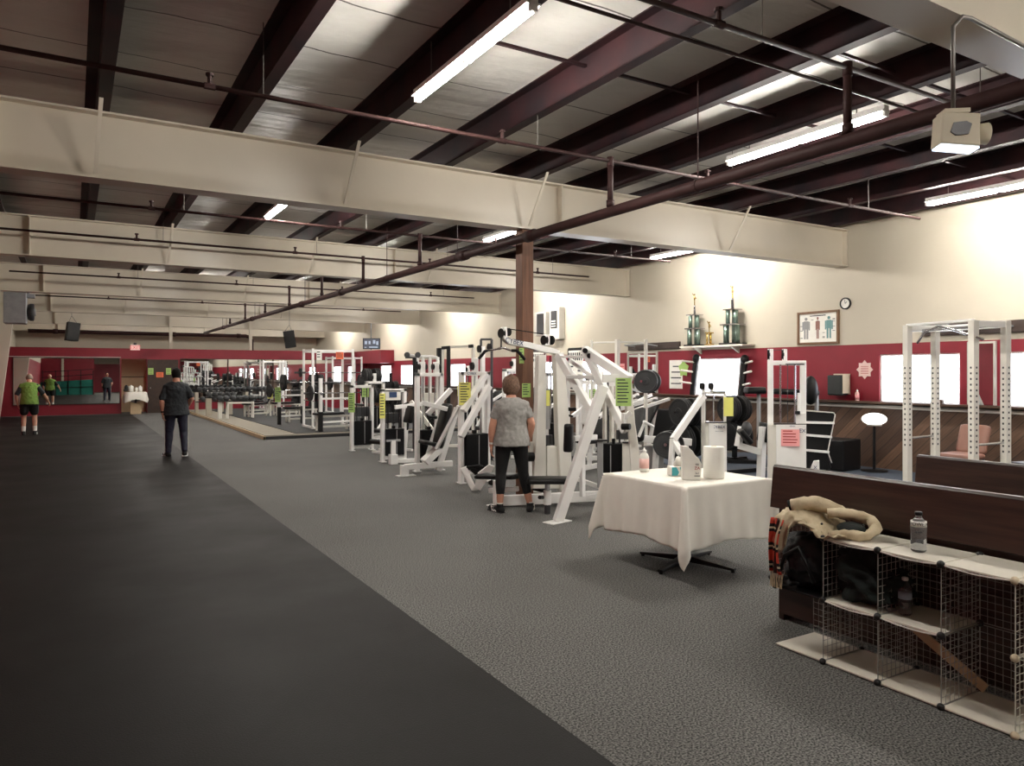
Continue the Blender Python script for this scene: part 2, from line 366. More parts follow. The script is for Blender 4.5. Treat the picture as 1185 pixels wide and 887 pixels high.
# maroon partition across the far end
pw = MB().bb(XL, 1.62, YP, YP+.2, 0, 2.57).bb(1.62, 2.51, YP, YP+.2, 2.16, 2.57).bb(2.51, XR, YP, YP+.2, 0, 2.57)
struct(pw.build('wall_partition', M['red']))
struct(MB().bb(11.1, XR, 29.4, YP, 2.02, 2.57).build('wall_corner_soffit', M['red']))
struct(MB().bb(1.55, 3.8, YP+1.2, YP+1.3, 0, 2.5).build('wall_alcove', M['tan']))
al = MB().bb(1.62, 2.51, YP+1.17, YP+1.2, 1.42, 1.45)
struct(al.build('trim_3', M['dbrown']))
struct(MB().bb(XL+.02, 1.6, YP-.015, YP, 2.2, 2.225).build('trim_4', M['strip']))
d = struct(MB().bb(2.54, 3.66, YP-.04, YP, 0, 2.14).build('door_1', M['dbrown']))
MB().tube((2.64,YP-.08,1.0), (2.64,YP-.04,1.0), .03).build('door_handle', M['chrome'], d)
# large mirrors on the partition (the left one leans back a hair)
def mirror(name, x0, x1, z0, z1, label, tilt=0):
    o = thing(name, ((x0+x1)/2, YP-.02, z0), label, 'mirror')
    g = MB(); dy = tilt*(z1-z0)
    g.prism([(x0,YP-.03,z0),(x1,YP-.03,z0),(x1,YP-.03+dy,z1),(x0,YP-.03+dy,z1)], (0,.012,0)); g.build('mirror_glass', M['mirror'], o)
    f = MB()
    for a, c in ((x0-.02,x0),(x1,x1+.02)): f.bb(a, c, YP-.045, YP-.01, z0-.02, z1+.02)
    f.bb(x0, x1, YP-.045, YP-.01, z0-.02, z0).bb(x0, x1, YP-.045, YP-.01, z1, z1+.02); f.build('frame', M['dbrown'], o)
    return o
mirror('wall_mirror', -1.9, 1.55, .42, 2.17, 'wide wall mirror left of the tan doorway reflecting a green ramp', .003)
for i, (a, c) in enumerate(((3.76,5.55),(5.6,7.4),(7.45,9.25),(9.3,11.1))):
    mirror('wall_mirror', a, c, .5, 2.17, ['wall mirror beside the dark brown door behind the dumbbell rack','wall mirror behind the right end of the dumbbell rack','wall mirror behind the white squat rack on the platform','wall mirror nearest the corner under the television'][i])
# vertical narrow mirrors between windows on the right wall
for (a, c, z0, z1, lab) in ((5.68, 6.02, 1.14, 2.06, 'narrow tall mirror between the two bright windows behind the power rack'), (13.0, 14.0, 1.14, 2.09, 'tall framed mirror left of the wall calendar')):
    o = thing('wall_mirror', (XR-.03, (a+c)/2, z0), lab, 'mirror')
    MB().bb(XR-.03, XR-.005, a, c, z0, z1).build('mirror_glass', M['mirror'], o)
    MB().bb(XR-.05, XR-.003, a-.03, a, z0, z1).bb(XR-.05, XR-.003, c, c+.03, z0, z1).bb(XR-.05, XR-.003, a-.03, c+.03, z1, z1+.03).build('frame', M['strip'], o)
# roof beams (painted I-girders)
BEAMS = [-10.3, -4.1, 2.22, 8.2, 14.1, 20.4, 26.7, 33.1, 39.4]
for y in BEAMS:
    g = MB().bb(XL, XR, y-.02, y+.02, 3.5, 4.13).bb(XL, XR, y-.13, y+.13, 3.49, 3.51).bb(XL, XR, y-.13, y+.13, 4.12, 4.14)
    for x in (XR-.02, 5.6, -.6): g.bb(x-.006, x+.006, y-.12, y+.12, 3.51, 4.12)
    struct(g.build('roof_beam', M['beam']))
    g = MB()
    g.prism([(XL,y-.13,0),(XL,y+.13,0),(XL+.35,y+.13,0),(XL+.35,y-.13,0)], (0,0,.01))
    g = MB()._add([(XL,y-.13,0),(XL+.38,y-.13,0),(XL+.38,y+.13,0),(XL,y+.13,0),(XL,y-.13,3.5),(XL+.78,y-.13,3.5),(XL+.78,y+.13,3.5),(XL,y+.13,3.5)],
        [(3,2,1,0),(4,5,6,7),(0,1,5,4),(1,2,6,5),(2,3,7,6),(3,0,4,7)])
    if y == 26.7: struct(g.build('wall_column', M['beam']))
# roof purlins on top of the beams
for k in range(-2, 10):
    x = .2+1.226*k
    if not XL < x < XR: continue
    g = MB().bb(x-.006, x+.006, YF, YB, 4.15, 4.42).bb(x-.006, x+.1, YF, YB, 4.145, 4.157).bb(x-.1, x+.006, YF, YB, 4.408, 4.42).bb(x+.09, x+.1, YF, YB, 4.157, 4.185)
    struct(g.build('roof_purlin', M['purlin']))
for y, xs in ((5.2, (2,3,4,5,6,7,8)), (3.9, (4,5,6,7,8)), (11.3, (0,1,2,3,4,5,6,7,8)), (17.2, range(0,9)), (23.4, range(0,9))):
    for k in xs:
        x = .2+1.226*k
        struct(MB().bb(x+.02, x+1.2, y-.015, y+.015, 4.3, 4.325).build('roof_bridging', M['purlin']))
# slanted flange braces from purlins to the girder foot
for y in (8.2, 14.1, 20.4, 26.7):
    for x in (2.65+.0, 5.10+.0, 8.78, .2) if y == 8.2 else (.2+1.226, 3.88, 6.33):
        o = struct(MB().bar((x+.02, y-.5, 4.16), (x-.02, y-.12, 3.53), .035, .012).build('beam_brace', M['beam']))
# timber column under the first girder, two pale posts on the partition
struct(MB().bb(5.0, 5.17, 8.12, 8.29, 0, 3.49).build('column_timber', M['post'], bevel=.006))
for x, y in ((3.42, 32.98), (6.55, 32.98)): struct(MB().bb(x-.06, x+.06, y-.05, y+.05, 2.57 if False else 0, 4.2).build('column_steel', M['beam']))
# ================================================================ PIPES, LIGHTS, CEILING THINGS
XP = 4.8
o = thing('main_pipe', (XP, 2, 3.3), 'long thick brown sprinkler main running under all the roof beams', 'pipe')
MB().tube((XP,-14.5,3.3), (XP,33.6,3.3), .055, 14).build('pipe_run', M['pipe'], o, smooth=True)
for y in (-3, 2.0, 7.6, 9.4, 15.0, 18.1, 23.9, 29): MB().tube((XP,y-.09,3.3), (XP,y+.09,3.3), .072, 14).build('coupling', M['pipe'], o, smooth=True)
for y in (1.4, 4.8, 9.6, 12.4, 17.8, 23.5, 29.2):
    MB().tube((XP,y,3.36), (XP,y,4.3), .006, 6).tube((XP,y-.012,3.3), (XP,y+.012,3.3), .062, 12).build('hanger_rod', M['pipe'], o)
o = thing('cross_main_pipe', (3, 33.7, 3.2), 'dark horizontal pipe above the maroon partition turning down at its end', 'pipe')
MB().path([(-1.5,33.7,3.22),(1,33.7,3.22),(4.8,33.7,3.22),(6.5,33.7,3.22),(6.68,33.7,3.17),(6.75,33.7,3.05),(6.75,33.7,2.4)], .075, 12).build('pipe_run', M['pipe'], o, smooth=True)
for x in (-.6, 3.6, 6.2): MB().tube((x-.08,33.7,3.22), (x+.08,33.7,3.22), .095, 12).build('coupling', M['pipe'], o, smooth=True)
NM = ['nearest','second','third','fourth','fifth','sixth','seventh','eighth','ninth','tenth']
for i, (y, x0, x1) in enumerate(((3.32,-1.8,6.5),(6.05,-1.8,10.4),(10.95,-1.2,10.2),(13.65,-1.2,10.2),(16.4,-1.2,10.2),(19.3,-1.2,10.2),(22.1,-1.2,10.2),(25.0,-1.2,10.2),(27.7,-1.2,10.2))):
    o = thing('branch_pipe', (XP, y, 3.83), '%s thin sprinkler branch pipe crossing under the roof, counted from the camera' % NM[i], 'pipe', 'sprinkler branch pipes')
    MB().tube((x0,y,3.83), (x1,y,3.83), .019, 10).build('pipe_run', M['pipe'], o, smooth=True)
    MB().tube((XP,y,3.355), (XP,y,3.83), .03, 10).tube((XP,y,3.355), (XP,y,3.42), .042, 10).tube((XP,y,3.77), (XP,y,3.87), .035, 10).build('riser', M['pipe'], o, smooth=True)
    for x in [v for v in (.9, 3.5, 6.2, 8.8) if x0 < v < x1]:
        MB().tube((x,y,3.83), (x,y,3.91), .017, 8).tube((x-.04,y,3.83), (x+.04,y,3.83), .027, 8).tube((x,y,3.91), (x,y,3.93), .03, 8).build('sprinkler_head', M['pipe'], o)
        MB().tube((x+.4,y,3.84), (x+.4,y,4.43), .004, 6).build('hanger_rod', M['conduit'], o)
o = MB().tube((1.9,4.02,4.1), (7.3,4.02,4.1), .014, 8).build('electrical_conduit', M['pipe']); tag(o, 'thin dark conduit crossing the purlins beside the nearest lit tubes', 'conduit')
c = T(1103, 154, 3.76)
o = MB().path([(c.x+1.2,2.05,3.42),(c.x+.12,2.05,3.46),(c.x+.04,2.05,3.45),(c.x,c.y,3.4),(c.x,c.y,3.3),(c.x,c.y,c.z+.1)], .011, 8).build('electrical_conduit', M['conduit'], smooth=True)
tag(o, 'bent conduit dropping from the nearest beam to the beige emergency light', 'conduit')
# fluorescent strip fixtures: pairs of tubes end to end
def fixture(x, y, z=4.02, L=1.9, label='', group='fluorescent strip lights'):
    o = thing('strip_light', (x, y, z), label, 'light', group)
    MB().bb(x-.055, x+.055, y, y+L, z+.014, z+.03).bb(x-.035, x+.035, y, y+L, z+.02, z+.075).build('housing', M['white'], o)
    for a in (0, L/2):
        MB().tube((x,y+a+.03,z-.012), (x,y+a+L/2-.03,z-.012), .024, 10).build('tube', M['tube'], o, smooth=True)
    for a in (.3, L-.3): MB().tube((x,y+a,z+.07), (x,y+a,ZC+.02), .005, 6).build('hanger_rod', M['conduit'], o)
    for a in (0.01, L/2, L-.01): MB().bb(x-.03, x+.03, y+a-.015, y+a+.015, z-.03, z+.02).build('lampholder', M['white'], o)
    return o
COLN = {2.58:'left', 6.43:'middle', 10.4:'right'}
ROWL = [(-8.0,None),(-2.0,None),(4.05,'in the nearest roof bay'),(9.85,'beyond the first roof beam'),(15.9,'beyond the second roof beam'),(22.0,'beyond the third roof beam'),(28.2,'beyond the fourth roof beam'),(35.0,'beyond the maroon partition')]
COLW = {2.58:'lit strip light over the walkway', 6.43:'lit strip light over the middle machines', 10.4:'lit strip light close to the window wall'}
for y, nm in ROWL:
    for x in (2.58, 6.43, 10.4):
        fixture(x, y, label=COLW[x]+' '+(nm or ('behind the camera, %s row' % ('last' if y < -4 else 'first'))))
# beige emergency light with a lens and a speaker-like horn, hung from the conduit
c = T(1103, 154, 3.76)
o = thing('emergency_light', tuple(c), 'small beige emergency light box with glowing underside hanging from a conduit', 'light')
R = Matrix.Rotation(math.radians(-38), 3, 'Z')
def L3(p): return c+R@Vector(p)
q = MB(); q.prism([L3((-.09,-.07,-.07)),L3((.1,-.07,-.09)),L3((.1,-.07,.075)),L3((-.08,-.07,.09))], R@Vector((0,.12,0))); q.build('housing', M['pvc'], o, bevel=.008)
q = MB(); q.prism([L3((-.045,-.078,-.015)),L3((-.03,-.078,.03)),L3((.03,-.078,.035)),L3((.055,-.078,.02)),L3((.04,-.078,-.03)),L3((-.02,-.078,-.035))], R@Vector((0,.012,0))); q.build('sensor_window', M['dgrey'], o)
q = MB(); q.prism([L3((-.085,-.065,-.078)),L3((.095,-.065,-.1)),L3((.095,.04,-.1)),L3((-.085,.04,-.078))], (0,0,.008)); q.build('lens', M['lens'], o)
q = MB(); q.lathe([(.02,0),(.05,.02),(.055,.06),(.04,.065)], L3((.1,0,-.01)), R@Vector((1,0,0)), 16); q.build('lamp_head', M['pvc'], o, smooth=True)
MB().box(L3((0,0,.1)), (.12,.1,.02), math.radians(-38)).build('mounting_plate', M['pvc'], o)
# gas unit heater hung at the left wall
c = T(18, 357, 20.2)
o = thing('unit_heater', tuple(c), 'grey boxy unit heater with round fan hung high by the left wall', 'heater')
MB().box(c, (.52,.6,.85)).build('casing', M['steel'], o, bevel=.02)
MB().lathe([(.05,0),(.2,.02),(.24,.08),(.24,.16),(.2,.18)], c+Vector((.26,-.05,-.1)), (1,0,0), 20).build('fan_guard', M['dgrey'], o, smooth=True)
MB().lathe([(.0,0),(.1,.0),(.1,.2)], c+Vector((.27,-.05,-.1)), (1,0,0), 16).build('fan_hub', M['steel'], o)
for k in range(3): MB().tube(c+Vector((.1+.1*k,0,.3)), c+Vector((.1+.1*k,0,.78)), .035, 10).build('flue_pipe', M['steel'], o, smooth=True)
MB().box(c+Vector((.3,0,.55)), (.35,.4,.03)).box(c+Vector((.3,0,.35)), (.3,.3,.1)).build('bracket', M['steel'], o)
for a in (-.2, .2): MB().tube(c+Vector((a,0,.42)), (c.x+a,c.y,4.43), .008, 6).build('hanger_rod', M['dgrey'], o)
# hanging loudspeakers
def speaker(p, label, rz, lean=.12):
    o = thing('loudspeaker', tuple(p), label, 'speaker', 'black hanging loudspeakers')
    R = Matrix.Rotation(rz, 3, 'Z')@Matrix.Rotation(lean, 3, 'Y')
    f = lambda v: p+R@Vector(v)
    q = MB(); q.prism([f((-.19,-.16,-.3)),f((.19,-.16,-.3)),f((.13,.2,-.3)),f((-.13,.2,-.3))], R@Vector((0,0,.6))); q.build('cabinet', M['rubber'], o, bevel=.01)
    q = MB(); q.prism([f((-.17,-.175,-.28)),f((.17,-.175,-.28)),f((.17,-.175,.28)),f((-.17,-.175,.28))], R@Vector((0,.015,0))); q.build('grille', M['black'], o)
    t = f((0,0,.3)); top = Vector((p.x, p.y, t.z+.22))
    MB().tube(f((-.12,0,.3)), top, .006, 5).tube(f((.12,0,.3)), top, .006, 5).tube(top, (p.x,p.y,4.43), .006, 5).build('chain', M['dgrey'], o)
speaker(T(83, 384, 24), 'black loudspeaker hanging above the wide mirror left of the exit sign', .3)
speaker(T(335, 393, 26), 'black loudspeaker hanging tilted above the gym platform', -.2, -.15)
# exit sign
c = OY(156.5, 402.5, YP-.05)
o = thing('exit_sign', tuple(c), 'lit red lettered exit sign above the tan doorway', 'sign')
MB().bb(c.x-.17, c.x+.17, YP-.07, YP-.001, c.z-.1, c.z+.1).build('housing', M['exit'], o)
text('EXIT', .19, M['exitr'], o, (c.x, YP-.075, c.z), facing((0,-1,0)))
c = OY(154, 396, 33.9); 
o = tag(MB().bb(c.x-.05, c.x+.05, 32.76,32.84,2.57,2.8).bb(c.x-.03,c.x+.03,32.72,32.76,2.65,2.73).build('alarm_horn', M['dgrey']), 'small dark alarm device above the exit sign', 'alarm')
# televison on the corner soffit
c = T(430, 398, 30.8)
o = thing('television', (c.x, c.y, 2.57), 'flat television showing a lit picture on the corner of the maroon soffit', 'television')
R = Matrix.Rotation(math.radians(-28), 3, 'Z'); f = lambda v: c+R@Vector(v)
MB().box(c, (.72,.05,.46), math.radians(-28)).build('casing', M['black'], o)
q = MB(); q.prism([f((-.33,-.027,-.2)),f((.33,-.027,-.2)),f((.33,-.027,.2)),f((-.33,-.027,.2))], R@Vector((0,.004,0))); q.build('screen', M['screen'], o)
q = MB()
for (a, b_, e, g) in ((-.28,-.02,.1,.13),(-.12,-.02,.08,.13),(.06,0,.1,.15),(.2,-.05,.08,.15),(-.1,-.17,.36,.05),(-.29,-.17,.08,.03)): q.prism([f((a,-.031,b_)),f((a+e,-.031,b_)),f((a+e,-.031,b_+g)),f((a,-.031,b_+g))], R@Vector((0,.002,0)))
q.build('picture', M['screenw'], o)
MB().tube((c.x,c.y+.06,2.57), (c.x,c.y+.06,4.43), .025, 8).build('ceiling_pole', M['dgrey'], o)
# ================================================================ ON THE RIGHT WALL
def wallquad(q, y0, y1, z0, z1, x=XR-.005, th=.004): return q.bb(x-th, x, y0, y1, z0, z1)
# trophy shelf
A, B = OX(795, 402, XR-.15), OX(868, 402, XR-.15)
zs = 2.19; ys0, ys1 = B.y, A.y
o = thing('wall_shelf', (XR, (ys0+ys1)/2, zs), 'pale shelf on the cream wall holding two tall trophies', 'shelf')
MB().bb(XR-.37, XR, ys0, ys1, zs-.03, zs).build('board', M['shelf'], o)
for y in (ys0+.4, ys1-.3): MB().prism([(XR,y,zs-.03),(XR-.25,y,zs-.03),(XR,y,zs-.17)], (0,.03,0)).build('bracket', M['cream'], o)
def trophy(px, tiers, label, green=True):
    c = OX(px, 399, XR-.16); y = c.y; s = 1; x = XR-.19
    o = thing('trophy', (x, y, zs), label, 'trophy'); z = zs; r = tiers[0][0]
    MB().bb(x-r*1.15, x+r*1.15, y-r*1.6, y+r*1.6, z, z+.035).build('base', M['black'] if green else M['gold'], o); z += .035
    for i, (r, h) in enumerate(tiers):
        for a in (0, 120, 240):
            dx, dy = math.cos(math.radians(a+20))*r*.85, math.sin(math.radians(a+20))*r*.95
            MB().lathe([(r*.42,0),(r*.42,h)], (x+dx,y+dy,z), n=14).build('column', M['trophyg'] if green else M['gold'], o, smooth=True)
        z += h; MB().bb(x-r*1.15, x+r*1.15, y-r*1.4, y+r*1.4, z, z+.025).build('deck', M['chrome'] if green else M['gold'], o); z += .025
    h = tiers[-1][2] if len(tiers[-1]) > 2 else .3
    return o, x, y, z
def two(px, r1, h1, r2, h2, rs, hs, label, green=True):
    o, x, y, z = trophy(px, [(r1,h1),(r2,h2)] if r2 else [(r1,h1)], label, green)
    if rs: MB().lathe([(rs,0),(rs,hs*.8),(rs*1.3,hs*.85),(rs*.4,hs)], (x,y,z), n=12).build('riser_cup', M['chrome'], o, smooth=True)
    g = MB().ball((x,y,z+hs+.15), (.018,.02,.06)).ball((x,y,z+hs+.23), .018).tube((x,y,z+hs), (x,y,z+hs+.12), .012).tube((x,y,z+hs+.18), (x,y+.06,z+hs+.26), .008).tube((x,y,z+hs+.18), (x,y-.05,z+hs+.14), .008)
    g.build('figurine', M['gold'], o)
two(805, .12, .33, .1, .27, .022, .2, 'tall green columned trophy on the window side of the shelf, left one')
two(849, .14, .36, .105, .28, .03, .22, 'tallest trophy, green and silver columns, right end of shelf')
two(822, .05, .22, 0, 0, 0, -.02, 'small gold trophy between the two tall green ones', False)
# poster, clock
a, b_ = OX(925, 400, XR), OX(970.5, 395, XR); z0, z1 = OX(948, 397.5, XR).z, OX(948, 361.5, XR).z
o = thing('framed_poster', (XR, (a.y+b_.y)/2, z0), 'framed anatomy chart with three figures beside the clock', 'poster')
Y0, Y1 = b_.y, a.y
wallquad(MB(), Y0, Y1, z0, z1, XR, .02).build('paper', M['paper'], o)
q = MB()
for y in (Y0, Y1): q.bb(XR-.04, XR, y-.02, y+.02, z0-.02, z1+.02)
for z in (z0, z1): q.bb(XR-.04, XR, Y0, Y1, z-.02, z+.02)
q.build('frame', M['wood'], o)
W_ = Y1-Y0
for k, (f_, m_) in enumerate(((.8,'grey'),(.5,'figb'),(.22,'figt'))):
    y = Y0+W_*f_; q = MB(); s = 1 if k != 1 else .55; zc = (z0+z1)/2
    q.ball((XR-.022,y,zc+.17), (.004,.025*s+.006,.03), 8, 6).bb(XR-.024,XR-.02,y-.05*s,y+.05*s,zc-.02,zc+.13).bb(XR-.024,XR-.02,y-.045*s,y-.01*s,zc-.2,zc-.02).bb(XR-.024,XR-.02,y+.01*s,y+.045*s,zc-.2,zc-.02)
    q.bb(XR-.024,XR-.02,y-.08*s,y-.055*s,zc-.04,zc+.12).bb(XR-.024,XR-.02,y+.055*s,y+.08*s,zc-.04,zc+.12)
    q.build('figure_print', M[m_], o)
q = MB()
for k in range(14): yy = Y0+W_*random.choice((.1,.35,.64,.92)); zz = z0+.08+random.random()*(z1-z0-.2); q.bb(XR-.023,XR-.02,yy-.025,yy+.025,zz,zz+.008)
q.bb(XR-.023,XR-.02,Y0+W_*.3,Y0+W_*.7,z1-.07,z1-.055); q.build('caption_print', M['ink'], o)
c = OX(979, 351.5, XR)
o = thing('wall_clock', tuple(c), 'round black rimmed wall clock on the cream wall', 'clock')
MB().lathe([(.0,0),(.085,0),(.085,.02)], c, (-1,0,0), 28).build('face', M['paper'], o)
q = MB()
for k in range(28):
    a0, a1 = k*2*math.pi/28, (k+1)*2*math.pi/28
    q.prism([c+Vector((-.03,math.cos(t)*r,math.sin(t)*r)) for t, r in ((a0,.083),(a0,.105),(a1,.105),(a1,.083))], (.03,0,0))
q.build('rim', M['black'], o)
q = MB().bar(c+Vector((-.024,0,0)), c+Vector((-.024,-.035,.03)), .008, .003, up=(1,0,0)).bar(c+Vector((-.024,0,0)), c+Vector((-.024,.01,.065)), .006, .003, up=(1,0,0))
q.build('hands', M['ink'], o)
# towel dispenser, star notice, ledge things
c = OX(970, 446, XR-.1)
o = thing('towel_dispenser', (XR,c.y,c.z-.18), 'dark smoked plastic paper towel dispenser on the maroon wall', 'dispenser')
MB().bb(XR-.02, XR, c.y-.17, c.y+.15, c.z-.16, c.z+.2).bb(XR-.2,XR-.0,c.y-.17,c.y-.155,c.z-.14,c.z+.19).build('back_plate', M['pvc'], o)
MB().bb(XR-.21, XR-.02, c.y-.15, c.y+.15, c.z-.18, c.z+.18).build('cover', M['glassd'], o, bevel=.03)
c = OX(1000.5, 428, XR-.01)
o = thing('star_notice', tuple(c), 'pale eight pointed star notice above the pink bottle', 'notice')
q = MB(); pts = [(c.x, c.y+math.cos(k*math.pi/8)*(.155 if k%2 == 0 else .115), c.z+math.sin(k*math.pi/8)*(.165 if k%2 == 0 else .12)) for k in range(16)]
q.prism(pts, (.006,0,0)); q.build('sheet', mat('pale_pink_paper', (226,196,190), .8), o)
q = MB()
for k in range(5): q.bb(c.x-.003, c.x, c.y-.07, c.y+.07, c.z-.07+k*.03, c.z-.062+k*.03)
q.build('print', M['redink'], o)
def squeeze_bottle(p, r, h, label, m='pinkl', name='spray_bottle', lab='pink'):
    o = thing(name, tuple(p), label, 'bottle')
    MB().lathe([(r*.95,0),(r,.01),(r,h*.62),(r*.75,h*.74),(r*.4,h*.8),(r*.4,h*.84)], p, n=16).build('body', M[m], o, smooth=True)
    MB().lathe([(r*.5,0),(r*.48,h*.08),(r*.2,h*.11),(r*.14,h*.18)], p+Vector((0,0,h*.82)), n=12).build('cap', M['white'], o, smooth=True)
    if lab: MB().lathe([(r*1.02,h*.15),(r*1.02,h*.55)], p, n=16).build('label', M[lab], o, smooth=True)
    return o
p = OX(992, 462, XR-.07); p.z = 1.135
squeeze_bottle(p, .035, .2, 'pink bottle standing on the window ledge under the star notice')
p = OX(1089, 465, XR-.07); p.z = 1.135
tag(MB().bb(p.x-.03,p.x+.03,p.y-.035,p.y+.035,1.135,1.205).build('small_box', M['ledge'], bevel=.004), 'small brown box on the ledge in front of the bright window', 'box')
# calendar, paper stars and boards on the wall
def sheet(y0, y1, z0, z1, m, label, cat='notice', name='wall_notice', lines=5, group=None, x=XR-.004, ink='ink'):
    o = thing(name, (XR,(y0+y1)/2,z0), label, cat, group); MB().bb(x-.004,x,y0,y1,z0,z1).build('sheet', M[m], o)
    q = MB(); h = (z1-z0)/(lines+1)
    for k in range(lines): q.bb(x-.006,x-.004,y0+.1*(y1-y0),y1-.1*(y1-y0)-random.random()*.2*(y1-y0),z0+h*(k+.8),z0+h*(k+1))
    q.build('print', M[ink], o); return o
a, b_ = OX(775, 416, XR), OX(790, 450, XR)
o = sheet(b_.y, a.y, OX(782,450,XR).z, OX(782,417,XR).z, 'paper', 'white gridded wall calendar with four rows left of the tilted rack', 'calendar', 'wall_calendar', 4)
c = OX(791, 427, XR-.02)
q = MB(); q.prism([(c.x, c.y+math.cos(k*math.pi/5+.3)*(.17 if k%2 == 0 else .12), c.z+math.sin(k*math.pi/5+.3)*(.2 if k%2 == 0 else .14)) for k in range(10)], (.005,0,0))
tag(q.build('paper_star', M['green']), 'green paper star stuck over the corner of the wall calendar', 'notice')
a, b_ = OX(716, 420, XR), OX(723, 433, XR)
sheet(b_.y, a.y, OX(720,436,XR).z, OX(720,421,XR).z, 'pink', 'pink paper sheet on the maroon wall left of the framed mirror', lines=4, ink='redink')
a, b_ = OX(661, 420, XR), OX(675, 420, XR)
def board(x0, x1, yt, yb, label):
    a, b_ = OX(x0, yt, XR-.1), OX(x1, yt, XR-.1); z1, z0 = OX((x0+x1)/2, yt, XR-.1).z, OX((x0+x1)/2, yb, XR-.1).z
    o = thing('exercise_chart', (XR-.1,(a.y+b_.y)/2,z0), label, 'poster')
    MB().bb(XR-.11, XR-.1, b_.y, a.y, z0, z1).build('sheet', M['paper'], o)
    MB().bb(XR-.115, XR-.1, b_.y, a.y, z1-.04, z1+.03).bb(XR-.115,XR-.1,a.y,a.y+.03,z0,z1).build('frame', M['black'], o)
    q = MB(); n = 7
    for r in range(2):
        for k in range(n): q.bb(XR-.113,XR-.11,b_.y+(a.y-b_.y)*(k+.3)/n,b_.y+(a.y-b_.y)*(k+.9)/n,z1-.18-.13*r,z1-.1-.13*r)
    for r in range(6):
        for k in range(2): q.bb(XR-.113,XR-.11,b_.y+(a.y-b_.y)*(k*.5+.15),b_.y+(a.y-b_.y)*(k*.5+.35),z0+.1+(z1-z0)*.1*r,z0+.14+(z1-z0)*.1*r)
    q.build('print', M['ink'], o)
board(617, 631, 406, 457, 'tall white exercise chart just right of the timber column')
board(658, 675, 404, 455, 'tall white exercise chart seen through the pulldown machine frame')
# wall mounted dark boards with pull-up grips
def pullup(xa, xb, yt, yb, label, bars):
    a, b_ = OX(xa, yt, XR-.05), OX(xb, yt, XR-.05); z1, z0 = OX((xa+xb)/2, yt, XR).z, OX((xa+xb)/2, yb, XR).z
    o = thing('pull_up_board', (XR,(a.y+b_.y)/2,z0), label, 'pull-up board')
    MB().bb(XR-.06, XR, b_.y, a.y, z0, z1).build('board', M['plank'], o, bevel=.004)
    for f0, f1 in bars:
        y0, y1 = a.y+(b_.y-a.y)*f0, a.y+(b_.y-a.y)*f1; zz = (z0+z1)/2
        MB().path([(XR-.06,y0,zz),(XR-.38,y0,zz+.04),(XR-.4,y0-.03*(1 if y0>y1 else -1),zz+.04),(XR-.4,y1,zz+.04),(XR-.38,y1,zz+.04),(XR-.06,y1,zz)], .017, 8).build('grip_bar', M['grey'], o)
    return o
pullup(1067, 1230, 372, 386, 'long dark board with grey pull-up bars above the two bright windows', ((.1,.3),(.5,.68)))
pullup(727, 786, 397, 405, 'dark board with grey pull-up bar above the framed mirror', ((.15,.6),))
# two tanning-lamp like wall cabinets
c0, c1 = OX(628, 375, XR), OX(641, 375, XR)
o = thing('wall_cabinet', (XR,c0.y,2.3), 'dark fronted narrow wall speaker left of its pair above the pulldown arm', 'speaker', 'pair of wall speakers')
za, zb = OX(634,389,XR).z, OX(634,362,XR).z
MB().bb(XR-.3, XR, c1.y, c0.y, za, zb).build('casing', M['strip'], o, bevel=.03)
MB().bb(XR-.31, XR-.29, c1.y+.06, c0.y-.16, za+.05, zb-.05).build('grille', M['dgrey'], o)
c0, c1 = OX(643, 375, XR), OX(653, 375, XR)
o = thing('wall_cabinet', (XR,c0.y,2.3), 'dark fronted narrow wall speaker right of its pair with three vents', 'speaker', 'pair of wall speakers')
za, zb = OX(648,393,XR).z, OX(648,356,XR).z
MB().bb(XR-.2, XR, c1.y-.03, c0.y+.02, za, zb).build('casing', M['white2'], o, bevel=.02)
MB().bb(XR-.21, XR-.19, c1.y+.06, c0.y-.06, za+.3, zb-.1).build('grille', M['dgrey'], o)
q = MB()
for k in range(3): q.bb(XR-.216, XR-.21, c1.y+.12, c0.y-.1, za+.35+.07*k, za+.38+.07*k)
q.build('vents', M['paper'], o)
# ================================================================ FAR LEFT: table, notices on the door
cY = YP-.45; cX = OY(157, 460, cY).x
o = thing('small_table', (cX, cY, 0), 'small white clothed table in front of the tan doorway', 'table')
MB().bb(cX-.19, cX+.19, cY-.15, cY+.15, 0, .42).build('box_base', M['tan'], o)
MB().tube((cX,cY,.42), (cX,cY,.8), .04).build('column', M['dgrey'], o)
q = MB(); n = 24; vs = []; rings = ((0,.86,.02),(.36,.86,.02),(.4,.83,.02),(.43,.66,.03),(.45,.5,.06))
for r, z, wv in rings:
    for k in range(n): t = k*2*math.pi/n; rr = max(r,.001)*(1+wv*math.sin(5*t))*(1.0/max(abs(math.cos(t)),abs(math.sin(t))))**.5; vs.append((cX+math.cos(t)*rr, cY+math.sin(t)*rr*.8, z+(wv-.02)*2*math.sin(3*t)))
q._add(vs, [(i*n+k,i*n+(k+1)%n,(i+1)*n+(k+1)%n,(i+1)*n+k) for i in range(4) for k in range(n)])
tag(q.build('tablecloth', M['cloth'], smooth=True), 'white cloth draped over the small table at the tan doorway', 'tablecloth')
for k, (dx, r, h, m_, lb) in enumerate(((-.16,.09,.26,'paper','white paper roll on the small far table, left one'),(.16,.07,.24,'white','white jug on the small far table, right one'),(.02,.05,.18,'paper','little white tub in the middle of the small far table'))):
    tag(MB().lathe([(r,0),(r,h*.8),(r*.4,h*.9),(r*.4,h)], (cX+dx,cY,.865), n=14).build('container', M[m_], smooth=True), lb, 'container')
tag(MB().ball((cX-.33,cY-.1,1.02), (.07,.06,.12)).ball((cX-.35,cY-.1,.93), (.09,.06,.05)).build('dark_bag', M['bag']), 'small black bag at the left edge of the small far table', 'bag')
